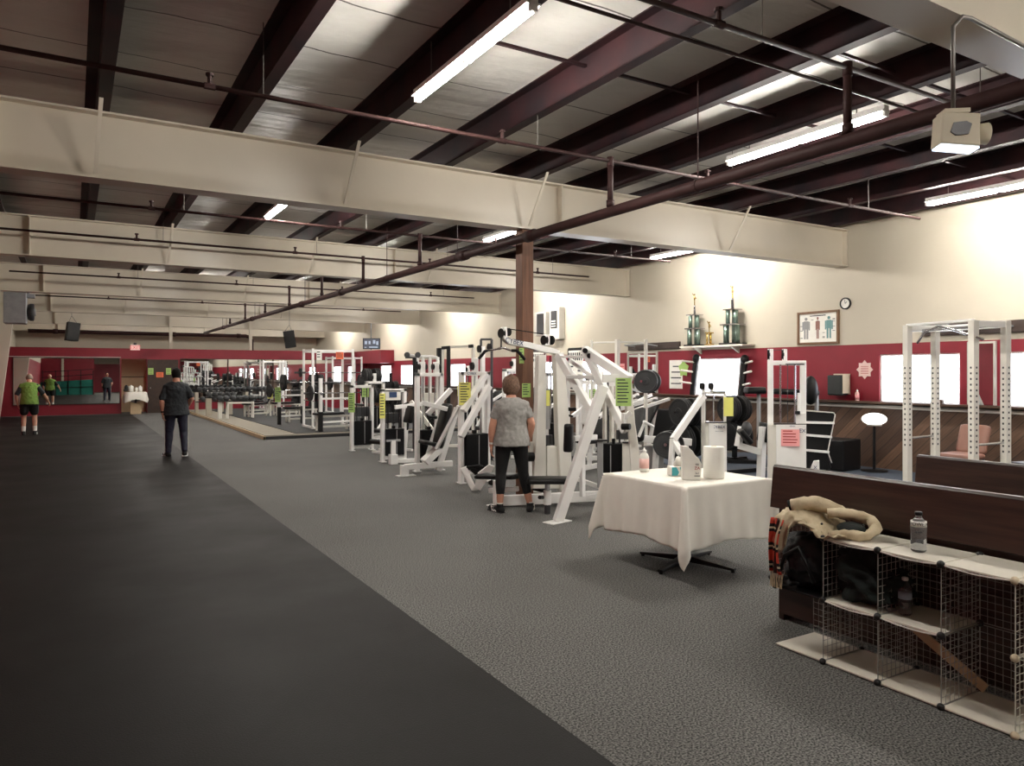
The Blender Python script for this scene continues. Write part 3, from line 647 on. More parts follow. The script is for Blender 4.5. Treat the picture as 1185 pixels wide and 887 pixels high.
for (x, y, m_, lab, wd, hg) in ((174.5,430,'green','green notice on the left half of the dark brown door',.19,.26),(185,434,'orange','orange notice in the middle of the dark brown door',.26,.21),(195,430,'green','green notice on the right half of the dark brown door',.18,.26)):
    c = OY(x, y, YP-.045); o = thing('door_notice', tuple(c), lab, 'notice', 'notices on the brown door')
    MB().bb(c.x-wd/2, c.x+wd/2, YP-.05, YP-.045, c.z-hg/2, c.z+hg/2).build('sheet', M[m_], o)
    q = MB()
    for k in range(4): q.bb(c.x-wd*.35, c.x+wd*.3, YP-.052, YP-.05, c.z-hg*.35+k*hg*.2, c.z-hg*.3+k*hg*.2)
    q.build('print', M['ink'], o)
# ramp with black railings behind the camera, seen in the far mirror
struct(MB().bb(XL, 1.5, -6.2, -6.0, 0, 3.0).build('wall_ramp_back', M['red']))
o = thing('carpeted_ramp', (-.4,-5,0), 'green carpeted raised ramp with black railings reflected in the far left mirror', 'ramp')
MB().prism([(XL+.02,-4.5,0),(1.4,-4.5,0),(1.4,-4.5,1.25),(XL+.02,-4.5,1.05)], (0,-1.45,0)).build('platform', M['turf'], o)
q = MB()
for z in (.42, .85): q.bar((XL+.1,-4.47,1.05+z-.05), (1.4,-4.47,1.25+z), .05)
q.bar((XL+.1,-4.46,.55), (1.4,-4.46,.66), .05)
q.build('handrail', M['black'], o)
for k in range(5): MB().bb(XL+.15+k*.88, XL+.2+k*.88, -4.5, -4.43, 0, 2.0).build('railing_post', M['black'], o)
struct(MB().bb(-.85, -.68, -6.0, -5.9, 0, 3.0).build('trim_5', M['cream']))
# pipe-hung plate covers the far gap: nothing else
# ================================================================ CLOTHED TABLE AND WHAT STANDS ON IT
tx, ty, th_ = 4.47, 4.61, .74
o = thing('pedestal_table', (tx,ty,0), 'square pedestal table with flat black crossed feet under a white cloth', 'table')
MB().box((tx,ty,th_-.02), (.9,.9,.03)).build('tabletop', M['dgrey'], o, bevel=.004)
MB().tube((tx,ty,.05), (tx,ty,th_-.04), .04, 14).build('column', M['black'], o, smooth=True)
for k in range(4):
    a = math.radians(18+90*k); d = Vector((math.cos(a), math.sin(a), 0)); e = Vector((tx,ty,0))
    MB().bar(e+d*.03+Vector((0,0,.055)), e+d*.44+Vector((0,0,.028)), .075, .05, .05, .02).tube(e+d*.42, e+d*.42+Vector((0,0,.03)), .018, 8).build('foot', M['black'], o, bevel=.006)
def tablecloth():
    n = 100; a = .465; Lh = a+.47; vs = []
    for i in range(n+1):
        for j in range(n+1):
            u = -Lh+2*Lh*i/n; v = -Lh+2*Lh*j/n; du = max(0, abs(u)-a); dv = max(0, abs(v)-a); su = 1 if u > 0 else -1; sv = 1 if v > 0 else -1
            x = max(-a, min(a, u)); y = max(-a, min(a, v)); z = th_+.012
            if du or dv:
                r = math.hypot(du, dv); t = math.atan2(dv, du); k = r/.47
                if du and dv:
                    out = .03+.17*math.sin(2*t)*min(1, k)*.75; r2 = r if r < .55 else .55+(r-.55)*.45; z -= r2
                    x += su*(math.cos(t)*out+.012); y += sv*(math.sin(t)*out+.012)
                    z += .012*math.sin(t*8)*k
                elif du:
                    z -= du; x += su*(.012+.03*k+.012*k*math.sin(y*19+su)+.006*k*math.sin(y*43)); z += .02*k*math.cos(y*6.5)
                else:
                    z -= dv; y += sv*(.012+.03*k+.012*k*math.sin(x*17+1.3*sv)+.006*k*math.sin(x*39+1)); z += .02*k*math.cos(x*6.5)
            vs.append((tx+x, ty+y, z+.002*noise.noise(Vector((x*7,y*7,z*7)))))
    q = MB()._add(vs, [(i*(n+1)+j, (i+1)*(n+1)+j, (i+1)*(n+1)+j+1, i*(n+1)+j+1) for i in range(n) for j in range(n)])
    o = q.build('tablecloth', M['cloth'], smooth=True); s = o.modifiers.new('th', 'SOLIDIFY'); s.thickness = .003
    tag(o, 'white cloth hanging in points over the square table beside the dark pew', 'tablecloth')
tablecloth()
ZT = th_+.017
squeeze_bottle(G(745.5,546,ZT), .042, .21, 'pink labelled white spray bottle at the window side corner of the clothed table', 'paper', 'spray_bottle', 'pinkl')
c = G(826, 553, ZT)
o = thing('paper_towel_roll', tuple(c), 'big white paper towel roll standing on the clothed table', 'paper roll')
q = MB(); q.lathe([(.022,0),(.083,0),(.086,.006),(.086,.252),(.083,.258),(.022,.258)], c, n=36); q.build('paper', M['paper'], o, smooth='auto')
MB().lathe([(.022,0),(.022,.26),(.018,.26),(.018,0)], c, n=20).build('cardboard_core', M['tan'], o, smooth=True)
c = G(799, 555, ZT)
o = thing('torn_wipes_bag', tuple(c), 'tall white wrapper with jagged torn top left of the paper roll', 'bag')
R = Matrix.Rotation(math.radians(-32), 3, 'Z'); f = lambda v: c+R@Vector(v)
q = MB(); q.prism([f(v) for v in ((-.07,-.04,0),(.075,-.04,0),(.08,-.04,.13),(.062,-.04,.17),(.03,-.04,.2),(.01,-.04,.235),(-.03,-.04,.27),(-.078,-.04,.275))], R@Vector((0,.07,0)))
q.build('wrapper', M['paper'], o, bevel=.004)
R3 = R@facing((0,-1,0))
for s, sz, z, m_ in (('BODY', .022, .125, 'ink'), ('ZA', .034, .095, 'redink'), ('2x1', .02, .055, 'ink')):
    text(s if s != 'BODY' else 'IIIII', sz, M[m_], o, f((.045,-.042,z)), R3, 'print')
q = MB(); q.prism([f(v) for v in ((.022,-.042,.03),(.068,-.042,.03),(.068,-.042,.036),(.022,-.042,.036))], R@Vector((0,.002,0))); q.build('print', M['ink'], o)
c = G(785, 550, ZT)
o = thing('tissue_box', tuple(c), 'teal and white tissue box with a raised tissue', 'tissue box')
R = Matrix.Rotation(math.radians(-20), 3, 'Z'); f = lambda v: c+R@Vector(v)
MB().box(f((.02,0,.038)), (.2,.1,.075), math.radians(-20)).build('carton', M['paper'], o, bevel=.003)
q = MB()
q.prism([f(v) for v in ((-.08,-.052,.002),(-.03,-.052,.002),(-.015,-.052,.03),(-.04,-.052,.073),(-.08,-.052,.073))], R@Vector((0,.002,0)))
q.prism([f(v) for v in ((.0,-.052,.045),(.05,-.052,.05),(.05,-.052,.073),(-.01,-.052,.073))], R@Vector((0,.002,0))); q.build('teal_print', M['teal'], o)
q = MB(); n = 12; vs = []
for i, (r, z) in enumerate(((.02,.07),(.035,.1),(.03,.13),(.012,.15),(.001,.152))):
    for k in range(n): t = k*2*math.pi/n; rr = r*(1+.35*math.sin(3*t+i)); vs.append(f((.0+math.cos(t)*rr*1.2, math.sin(t)*rr*.7, z+.01*math.sin(2*t))))
q._add(vs, [(i*n+k,i*n+(k+1)%n,(i+1)*n+(k+1)%n,(i+1)*n+k) for i in range(4) for k in range(n)]); q.build('tissue', M['paper'], o, smooth=True)
# ================================================================ PEWS
def pew(X, y0, y1, label):
    o = thing('church_pew', (X, (y0+y1)/2, 0), label, 'pew', 'dark wooden pews')
    g = MB(); g.prism([(X-.005,y0,.735),(X+.03,y0,.735),(X+.07,y0,1.0),(X+.063,y0,1.015),(X+.035,y0,1.015),(X+.025,y0,1.0)], (0,y1+.04-y0,0)); g.build('back_board', M['pew'], o, bevel=.004)
    MB().bb(X-.005, X+.03, y0, y1+.03, .22, .5).build('lower_board', M['pew'], o, bevel=.004)
    MB().bb(X+.03, X+.05, y0+.04, y1-.04, .04, .74).build('back_panel', M['pew'], o)
    g = MB(); g.prism([(X+.05,y0,.4),(X+.48,y0,.43),(X+.5,y0,.45),(X+.48,y0,.465),(X+.05,y0,.44)], (0,y1-y0-.05,0)); g.build('seat', M['pew'], o, bevel=.004)
    for y in (y0, y1-.045):
        g = MB(); g.prism([(X+.03,y,0),(X+.5,y,0),(X+.5,y,.6),(X+.44,y,.66),(X+.16,y,.7),(X+.12,y,.98),(X+.035,y,.98)], (0,.045,0)); g.build('end_panel', M['pew'], o, bevel=.006)
    return o
pew(3.98, .35, 3.28, 'nearest dark pew with the wire cubes pushed against its back')
pew(5.38, .35, 3.13, 'second dark pew, behind the nearest one, in front of the power rack')
# ================================================================ WIRE CUBE SHELVING
X0, X1 = 3.60, 3.95; YS = [2.965-.3255*k for k in range(7)]; ZS = [.012, .357, .702]
o = thing('wire_cube_shelving', (X0, 2.0, 0), 'low wire grid cube shelving with white panels against the nearest pew', 'shelving')
def grid(p, u, v, m='wire', n=9, r=.0018):
    p = Vector(p); u = Vector(u); v = Vector(v); q = MB()
    for k in range(n+1):
        rr = r*1.7 if k in (0, n) else r
        q.tube(p+u*k/n, p+u*k/n+v, rr, 5).tube(p+v*k/n, p+v*k/n+u, rr, 5)
    q.build('grid_panel', M[m], o); return q
D = X1-X0; S = YS[0]-YS[1]
for i in range(1, 6):
    for lv in (0, 1):
        grid((X0,YS[i],ZS[lv]+.006), (D,0,0), (0,0,.333), 'wirew' if i >= 4 else 'wire')
grid((X0,YS[0],ZS[1]+.006), (D,0,0), (0,0,.333))
for i in range(0, 6):
    for lv in (0, 1): grid((X1,YS[i+1],ZS[lv]+.006), (0,S,0), (0,0,.333), 'wirew' if i >= 4 else 'wire', r=.0015)
grid((X0,YS[4],ZS[1]+.0), (D,0,0), (0,-S,0), 'wirew', r=.0015)
def panel(i, lv, m='shelf'): MB().bb(X0-.004, X1+.004, YS[i+1]+.004, YS[i]-.004, ZS[lv]-.006, ZS[lv]+.004).build('shelf_panel', M[m], o, bevel=.002)
for i in range(6): panel(i, 0)
for i in (1, 2): panel(i, 1)
panel(0, 1, 'black')
for i in (1, 2, 3, 4, 5): panel(i, 2)
for lv in range(3):
    for i in range(0, 7):
        if lv != 1 and i == 0: continue
        for x in (X0, X1):
            MB().ball((x-.004 if x == X0 else x, YS[i], ZS[lv]), (.019,.019,.019), 12, 8).build('connector', M['connw' if i >= 4 else 'conn'], o, smooth=True)
for i, lv in ((2,1),(1,1),(3,2),(2,2),(1,2),(4,2)):   # bowed edge trims of the panels
    a = Vector((X0-.006,YS[i]-.01,ZS[lv]-.002)); b_ = Vector((X0-.006,YS[i+1]+.01,ZS[lv]-.002)) if i < 6 else a
    MB().path([a, a.lerp(b_,.25)-Vector((0,0,.008)), a.lerp(b_,.5)-Vector((0,0,.011)), a.lerp(b_,.75)-Vector((0,0,.008)), b_], .004, 6).build('edge_wire', M['white2'], o)
MB().bar((3.93,2.5,.34),(3.93,1.95,.04),.05,.012,up=(1,0,0)).build('leaning_slat', M['tan'], o)
# bottles
def water_bottle(p, r, h, cap, label, word=None, lab='paper'):
    o = thing('water_bottle', tuple(p), label, 'bottle')
    pr = [(r*.8,0),(r,.008),(r,h*.12),(r*.93,h*.16),(r,h*.2),(r,h*.3),(r*.93,h*.33),(r,h*.36),(r,h*.66),(r*.9,h*.74),(r*.55,h*.84),(r*.4,h*.88),(r*.4,h*.93)]
    MB().lathe(pr, p, n=28).build('body', M['bottle'], o, smooth=True)
    MB().lathe([(r*.47,h*.92),(r*.5,h*.93),(r*.5,h*.99),(r*.44,h)], p, n=20).build('cap', M[cap], o, smooth=True)
    q = MB(); n = 28; vs = []
    for z in (h*.4, h*.62):
        for k in range(n): t = k*2*math.pi/n; vs.append(p+Vector((math.cos(t)*r*1.01, math.sin(t)*r*1.01, z)))
    return o, q, vs
p = G(1063, 638.5, ZS[2]+.005)
o2, q, vs = water_bottle(p, .037, .205, 'black', 'clear water bottle with black cap standing on the top shelf')
MB().lathe([(.0375,.13),(.0375,.158)], p, n=28).build('label_band', M['paper'], o2, smooth=True)
vd = Vector((-p.x, -p.y, 0)).normalized()
text('POWER', .024, M['stack'], o2, p+vd*.039+Vector((0,0,.146)), facing(vd), 'print')
text('water', .014, M['ink'], o2, p+vd*.0385+Vector((0,0,.107)), facing(vd), 'print')
p = Vector((3.735, 2.25, ZS[1]+.005))
o2, q, vs = water_bottle(p, .032, .195, 'white', 'small clear water bottle with white cap inside the middle cube')
MB().lathe([(.0325,.085),(.0325,.12)], p, n=28).build('label_band', mat('pale_blue_label', (150,165,185), .5), o2, smooth=True)
# clothes: crumpled shapes grown from a displaced blob
def crumple(name, m, c, r, amp, seed, label, cat, flat=None, power=1.0, parent=None, freq=6, n=56, mm_=34, R=None):
    q = MB().ball(c, r, n, mm_, R=R); vs = []
    for v in q.v:
        d = v-Vector(c); k = Vector((d.x/r[0], d.y/r[1], d.z/r[2]))
        s = Vector((seed, seed*2.1, 0))
        a = noise.noise(d*freq+s); b_ = abs(noise.noise(d*freq*1.9+s*1.7)); e = abs(noise.noise(Vector((d.x*freq*1.3, d.y*freq*.5, d.z*freq*2.6))+s))
        v2 = Vector(c)+d*(1+amp*(a*1.1-b_*1.3-e*1.0+.35))
        if flat is not None and v2.z < flat: v2.z = flat+(v2.z-flat)*.04
        vs.append(v2)
    q.v = vs
    o = q.build(name, m, parent, smooth=True)
    if label: tag(o, label, cat)
    return o
JZ = ZS[2]
o = thing('khaki_jacket', (3.72,2.82,JZ), 'crumpled khaki jacket heaped on the black bag at the shelf end', 'jacket')
def drape(nm, m, fn, nu=44, nv=30, th=.006):
    q = MB()._add([fn(i/nu, j/nv) for i in range(nu+1) for j in range(nv+1)], [(i*(nv+1)+j,(i+1)*(nv+1)+j,(i+1)*(nv+1)+j+1,i*(nv+1)+j+1) for i in range(nu) for j in range(nv)])
    g = q.build(nm, m, o, smooth=True); s = g.modifiers.new('t','SOLIDIFY'); s.thickness = th; return g
def body_fn(u, v):
    y = 2.985-.46*u+.015*math.sin(v*7); k = min(1, v/.6); top = JZ+.03+.115*math.sin(math.pi*min(1, u*1.15+.18))*math.sin(math.pi*(.25+.6*k))
    x = 3.87-.27*k; z = top
    if v > .6:
        w_ = (v-.6)/.4; hang = max(.0, .2*math.exp(-((u-.12)/.17)**2))+.012; x = 3.6-.022*math.sin(w_*2.2)+.01*math.sin(u*30+w_*3); z = top-hang*w_; y += -.05*w_*(.5-u)
    r = abs(noise.noise(Vector((x*7+1, y*13+x*9, z*5))))+.6*abs(noise.noise(Vector((x*21, y*17-x*12, 4))))
    return (x, y, z-.04*r+.012)
drape('body', M['khaki'], body_fn)
def roll(nm, pts, rr, m='khaki', n=18):
    P_ = []; R_ = []
    for i in range(len(pts)-1):
        for t in range(4): P_.append(Vector(pts[i]).lerp(Vector(pts[i+1]), t/4)); R_.append(rr[i]+(rr[i+1]-rr[i])*t/4)
    P_.append(Vector(pts[-1])); R_.append(rr[-1])
    q = MB().path([(p_.x,p_.y,JZ+p_.z) for p_ in P_], R_, n)
    for k, v_ in enumerate(q.v): v_ += Vector((1,.6,1)).normalized()*(.02*(noise.noise(v_*16)-abs(noise.noise(v_*34))*.7))
    return q.build(nm, M[m], o, smooth=True)
roll('sleeve', [(3.67,2.9,.135),(3.7,2.84,.155),(3.74,2.77,.16),(3.79,2.69,.13),(3.83,2.62,.1)], [.042,.04,.043,.038,.03])
q = MB().path([(3.662,2.915,JZ+.13),(3.672,2.896,JZ+.138)], [.035,.034], 16); q.build('cuff_opening', M['dcloth'], o, smooth=True)
roll('collar', [(3.72,2.7,.12),(3.8,2.6,.125),(3.84,2.51,.1),(3.8,2.45,.07),(3.72,2.45,.045),(3.66,2.52,.035),(3.62,2.62,.03)], [.03,.034,.034,.03,.026,.026,.018])
MB().ball((3.75,2.57,JZ+.05), (.07,.08,.035), 16, 10).build('shaded_hollow', M['dcloth'], o, smooth=True)  # dark blob put in for the shade inside the collar loop
for y, z, x in ((2.66,.075,3.615),(2.47,.09,3.71)): MB().ball((x,y,JZ+z), (.007,.007,.007), 8, 6).build('button', M['dgrey'], o)
# duffel bag and dark coat under it
o = thing('duffel_bag', (3.76,2.82,ZS[1]), 'black bag stuffed in the open end cube under the khaki jacket', 'bag')
crumple('body', M['bag'], (3.76,2.83,ZS[1]+.175), (.16,.15,.175), .22, 1.2, None, None, ZS[1]+.008, parent=o, freq=7)
MB().path([(3.6,2.93,ZS[1]+.1),(3.575,2.88,ZS[1]+.2),(3.6,2.8,ZS[1]+.26),(3.575,2.74,ZS[1]+.2),(3.6,2.7,ZS[1]+.08)], .012, 8).build('handle', M['black'], o, smooth=True)
crumple('folded_dark_coat', M['dcloth'], (3.77,2.46,ZS[1]+.135), (.15,.23,.15), .35, 5.7, 'dark green folded coat lying in the cubes beside the small bottle', 'coat', ZS[1]+.008, freq=8)
tag(MB().box((3.9,2.45,ZS[1]+.29), (.02,.34,.09), 0).build('folded_pale_towel', M['strip'], bevel=.006), 'pale grey folded cloth behind the dark green coat under the top shelf', 'cloth')
crumple('leather_pouch', M['bag'], (3.63,2.93,ZS[1]+.04), (.06,.09,.03), .3, 2.2, 'flat black leather pouch under the plaid scarf at the pew end', 'pouch', ZS[1]+.012, freq=8)
# plaid scarf hanging from under the jacket
o = thing('plaid_scarf', (3.6,3.05,.35), 'red and black plaid scarf with pale fringe hanging beside the bag', 'scarf')
q = MB(); vs = []; n = 12
for i in range(n+1):
    for j in range(15):
        u = i/n; v = j/14; y = 2.985-.1*u*(1-.25*math.sin(v*3)); z = JZ+.06-.32*v; x = 3.578+.015*math.sin(u*12)+.03*(1-v)**3-.012*math.cos(u*6+v*2)
        vs.append((x-.01, y, z))
q._add(vs, [(i*15+j,(i+1)*15+j,(i+1)*15+j+1,i*15+j+1) for i in range(n) for j in range(14)]); f_ = q.build('cloth', M['plaid'], o, smooth=True); s = f_.modifiers.new('t','SOLIDIFY'); s.thickness = .006
q = MB()
for k in range(14): y = 2.975-.085*k/13; q.path([(3.57+.01*math.sin(k),y,JZ-.255),(3.568,y+.004*math.sin(k*3),JZ-.3),(3.566,y+.006*math.sin(k*5),JZ-.345)], .0028, 5)
q.build('fringe', M['khaki'], o)
# ================================================================ TRAINING MACHINES
def bar(o, name, m, p, q, w, h=None, w2=None, h2=None, bevel=.006, up=(0,0,1)): return MB().bar(p, q, w, h, w2, h2, up).build(name, M[m], o, bevel=bevel)
def tub(o, name, m, p, q, r, n=12): return MB().tube(p, q, r, n).build(name, M[m], o, smooth='auto')
def pulley(o, c, axis, r=.055, m='black'):
    ax = Vector(axis).normalized()
    MB().lathe([(r,-.014),(r*.8,-.004),(r*.8,.004),(r,.014),(r*.3,.014),(r*.3,.022)], c, ax, 20).build('pulley', M[m], o, smooth='auto')
def plate(o, c, axis, r, th=.03, m='iron', name='weight_plate'):
    return MB().lathe([(.02,-th/2),(r*.32,-th/2),(r*.36,-th*.3),(r*.82,-th*.3),(r*.86,-th/2),(r*.97,-th/2),(r,-th*.3),(r,th*.3),(r*.97,th/2),(r*.86,th/2),(r*.82,th*.3),(r*.36,th*.3),(r*.32,th/2),(.02,th/2)], c, axis, 28).build(name, M[m], o, smooth='auto')
def note(o, c, wd, hg, n, m='green', ink='ink', lines=8, name='notice', printed=True):
    n = Vector(n).normalized(); s = Vector((0,0,1)).cross(n).normalized(); c = Vector(c); u = Vector((0,0,1)); f = lambda x, y, d=0: c+s*x+u*y+n*d
    MB().prism([f(-wd/2,-hg/2),f(wd/2,-hg/2),f(wd/2,hg/2),f(-wd/2,hg/2)], n*.003).build(name, M[m], o)
    q = MB(); h = hg/(lines+1)
    for k in range(lines):
        a = -wd*.4; b_ = wd*(.1+.28*random.random()); y = hg/2-h*(k+.8)
        q.prism([f(a,y,.003),f(b_,y,.003),f(b_,y+h*.35,.003),f(a,y+h*.35,.003)], n*.001)
    if printed: q.build('print', M[ink], o)
def stack(o, x0, x1, y, z0, z1, dep=.13, white_side=False):
    MB().bb(x0, x1, y-dep, y+dep, z0, z1).build('weight_stack', M['stack'], o, bevel=.008)
    q = MB(); n = 12; xc = (x0+x1)/2
    q.bb(xc-.008, xc+.008, y-dep-.004, y-dep, z0+.02, z1-.02); q.build('pin_hole_strip', M['dgrey'], o)
    for f_ in (.25, .75): tub(o, 'guide_rod', 'chrome', (x0+(x1-x0)*f_,y,z1), (x0+(x1-x0)*f_,y,z1+.9), .009, 8)
def tower(o, X, Y, w, h, st, m='white', rods=True, sb=.12, dep=.1):
    for x in (X, X+w):
        bar(o, 'upright', m, (x,Y,0), (x,Y,h), .06, dep, up=(0,1,0))
        MB().bb(x-.05, x+.05, Y-.08, Y+.08, 0, .012).build('foot_plate', M[m], o)
    bar(o, 'top_bar', m, (X-.03,Y,h-.03), (X+w+.03,Y,h-.03), .1, .06)
    bar(o, 'base_bar', m, (X,Y,sb-.05), (X+w,Y,sb-.05), .08, .05)
    x0, x1 = X+.035, X+w-.035
    MB().bb(x0, x1, Y-.1, Y+.1, sb, st).build('weight_stack', M['stack'], o, bevel=.008)
    xc = (x0+x1)/2
    MB().bb(xc+.02, xc+.032, Y-.104, Y-.1, sb+.03, st-.02).build('pin_hole_strip', M['grey'], o)
    MB().bb(xc-.025, xc+.025, Y-.03, Y+.03, st, st+.05).build('stack_head', M['stack'], o)
    for x in (x0+.07, x1-.07): tub(o, 'guide_rod', 'chrome' if h > 1.5 else 'black', (x,Y,st), (x,Y,h-.06), .011, 8)
    tub(o, 'cable', 'black', (xc,Y,st+.04), (xc,Y,h-.06), .006, 6)
def unit(o, cx, cy, ang, seat_z=.48, lean=18, back_h=.62, m='white', arms=True, knee=False, base=(-.35,.55)):
    a = math.radians(ang); fx = Vector((math.cos(a), math.sin(a), 0)); lx = Vector((-math.sin(a), math.cos(a), 0)); C0 = Vector((cx,cy,0))
    P = lambda f, l, z: C0+fx*f+lx*l+Vector((0,0,z))
    bar(o, 'base_rail', m, P(base[0],0,.07), P(base[1],0,.07), .06, .08)
    for f in base:
        bar(o, 'cross_foot', m, P(f,-.2,.03), P(f,.2,.03), .06, .05)
    bar(o, 'seat_post', m, P(0,0,.07), P(0,0,seat_z-.05), .06, .06)
    MB().pad(P(-.2,0,seat_z), P(.22,0,seat_z+.02), .3, .07).build('seat', M['black'], o, smooth=True)
    l = math.radians(lean); d = Vector((0,0,1))*math.cos(l)-fx*math.sin(l)
    q0 = P(-.24,0,seat_z+.04)
    MB().pad(q0, q0+d*back_h, .28, .08, up=fx).build('backrest', M['black'], o, smooth=True)
    bar(o, 'back_strut', m, P(base[0],0,.07), q0+d*back_h*.75-fx*.05, .06, .06)
    if arms:
        for s in (-1, 1):
            bar(o, 'press_arm', m, q0+d*back_h*1.05-fx*.12+lx*.22*s, P(.12,.26*s,seat_z+.42), .05, .06)
            tub(o, 'hand_grip', 'black', P(.12,.26*s,seat_z+.42), P(.24,.26*s,seat_z+.44), .018)
    if knee:
        bar(o, 'leg_lever', m, P(.22,0,seat_z-.02), P(.42,0,.22), .05, .05)
        MB().tube(P(.44,-.2,.24), P(.44,.2,.24), .05, 16).build('shin_pad', M['black'], o, smooth='auto')
    return P
def machine(name, loc, label, cat='weight machine', group=None): return thing(name, loc, label, cat, group)
GRP = 'white weight stack machines along the walkway'
# --- first along the walkway from the far end (green note)
o = machine('selector_machine', (5.1,14.8,0), 'white weight machine with green note, farthest in the row beside the carpet aisle', group=GRP)
tower(o, 4.96, 14.8, .43, 1.36, .62)
note(o, (4.93,14.73,1.0), .13, .4, (-.35,-1,0), 'green')
unit(o, 5.62, 14.1, 200, .4, 10, .5, arms=False, knee=True, base=(-.3,.4))
MB().bb(5.05,5.35,14.86,14.95,.7,.9).build('instruction_plate', M['dgrey'], o)
# --- second (yellow note)
o = machine('selector_machine', (4.9,12.67,0), 'white weight machine with narrow yellow note and a low T shaped foot handle', group=GRP)
tower(o, 4.82, 12.67, .42, 1.33, .6)
note(o, (4.79,12.6,1.02), .1, .45, (-.35,-1,0), 'yellow')
MB().bb(4.9,5.15,12.72,12.8,.7,.88).build('instruction_plate', M['dgrey'], o)
MB().prism([(4.86,12.62,1.12),(5.15,12.62,1.12),(5.15,12.62,1.3),(4.86,12.62,1.3)], (0,.01,0)).build('placard', M['paper'], o)
MB().bb(4.93,5.07,12.605,12.62,1.17,1.27).build('placard_print', M['blueink'], o)
q0 = T(455,536,13.0); q0.z = 0; q1 = Vector((q0.x,q0.y,.42))
bar(o, 'foot_handle_post', 'white', q0, q1, .08, .06, up=(0,1,0)); bar(o, 'foot_handle', 'grey', q1+Vector((-.13,0,0)), q1+Vector((.13,0,0)), .05, .035)
MB().box(q0+Vector((0,0,.09)), (.14,.12,.18)).build('foot_box', M['white'], o, bevel=.01)
bar(o, 'base_rail', 'white', q0+Vector((.05,0,.06)), (5.5,12.0,.06), .07, .07)
bar(o, 'press_arm', 'white2', (5.3,12.5,1.1), (5.62,12.2,.55), .06, .07); tub(o, 'hand_grip', 'black', (5.58,12.2,.55), (5.7,12.2,.53), .03)
bar(o, 'press_arm', 'white', (4.95,12.4,1.0), (5.6,12.4,1.06), .06, .07); tub(o, 'hand_grip', 'black', (5.0,12.4,.98), (5.2,12.4,1.08), .02)
MB().pad((5.15,12.3,.72),(5.22,12.3,1.02), .3, .09, up=(1,0,0)).build('backrest', M['black'], o, smooth=True)
# --- third (two pulleys on top, reclined seat)
o = machine('selector_machine', (4.9,11.15,0), 'white weight machine with two top pulleys and a tall reclined black backrest', group=GRP)
tower(o, 4.84, 11.15, .42, 1.62, .68)
for x in (4.93, 5.18):
    bar(o, 'pulley_bracket', 'white', (x,11.15,1.6), (x,11.15,1.8), .09, .06, up=(0,1,0))
    for s in (-.06, .06): pulley(o, (x+s,11.15,1.72), (1,0,0), .05)
q0 = T(468,548,11.55); q0.z = 0
bar(o, 'front_foot', 'white', (q0.x,q0.y,0), (q0.x,q0.y,.17), .12, .09, up=(0,1,0)); MB().box((q0.x+.02,q0.y,.006), (.3,.14,.012)).build('foot_plate', M['white'], o)
bar(o, 'base_rail', 'white', (q0.x,q0.y,.14), (5.25,q0.y-.1,.16), .08, .09)
yb = q0.y-.05
MB().pad((4.74,yb,.53),(4.98,yb,.47), .32, .07).build('seat', M['black'], o, smooth=True)
MB().pad((5.0,yb,.42),(5.19,yb,1.12), .3, .1, up=(1,0,0)).build('backrest', M['black'], o, smooth=True)
bar(o, 'back_strut', 'white', (5.02,yb,.05), (5.36,yb,1.05), .07, .09)
bar(o, 'seat_frame', 'white', (4.78,yb,.2), (5.05,yb,.42), .2, .1)
bar(o, 'press_arm', 'white', (4.88,yb+.1,.95), (5.3,yb+.1,1.35), .07, .08); bar(o, 'press_arm', 'white', (4.7,yb-.1,1.15), (5.2,yb-.1,1.02), .06, .07)
tub(o, 'hand_grip', 'black', (4.86,yb+.05,.93), (5.02,yb+.05,.9), .025); bar(o, 'strut', 'white', (4.92,yb+.3,.1), (5.16,yb+.2,.95), .06, .08)
# --- fourth (yellow note, foot grate, flat bench)
o = machine('selector_machine', (4.95,9.66,0), 'white weight machine with yellow note and ribbed foot grate left of the woman', group=GRP)
tower(o, 4.89, 9.66, .44, 1.64, .72, sb=.2)
note(o, T(538,456,10.65), .17, .33, (-.35,-1,0), 'yellow')
bar(o, 'pulley_bracket', 'white', (5.12,9.66,1.6), (5.12,9.66,1.84), .09, .06, up=(0,1,0)); pulley(o, (5.06,9.64,1.72), (1,0,0), .06)
text('CYBEX', .05, M['blueink'], o, (5.04,9.605,1.61), facing((0,-1,0)))
bar(o, 'side_frame', 'white', T(536,476,10.6), T(562,433,10.9), .1, .07); bar(o, 'side_frame', 'white', T(533,506,10.4), T(566,447,10.7), .1, .07)
bar(o, 'side_frame', 'white', T(505,520,11.0), T(531,470,10.8), .05, .05)
a_, b_ = G(538,548,.28), G(560,545,.3)
MB().prism([T(533,543,10.2),T(540,540,10.2),T(549,562,10.0),T(553,568,10.0),T(546,568,10.0),T(541,560,10.1)], (.02,.05,0)).build('side_plate', M['white'], o, bevel=.004)
MB().prism([T(549,566,9.95),T(553,548,9.95),T(566,538,9.95),T(572,540,9.95),T(568,548,9.95),T(556,568,9.95)], (.03,.06,0)).build('side_plate', M['white'], o, bevel=.004)
for k in range(7): MB().tube(T(540+1.5*k,541+1.3*k,10.15), T(556+2.2*k,538.5+1.0*k,10.1), .014, 6).build('grate_rib', M['black'], o)
MB().pad(T(556,551,9.6), T(600,551.5,9.2), .3, .07).build('seat', M['black'], o, smooth=True)
tub(o, 'adjuster_knob', 'black', T(568,559,9.6), T(569,559,9.4), .035); bar(o, 'base_rail', 'white', T(566,568,9.4), T(600,566,9.3), .07, .06)
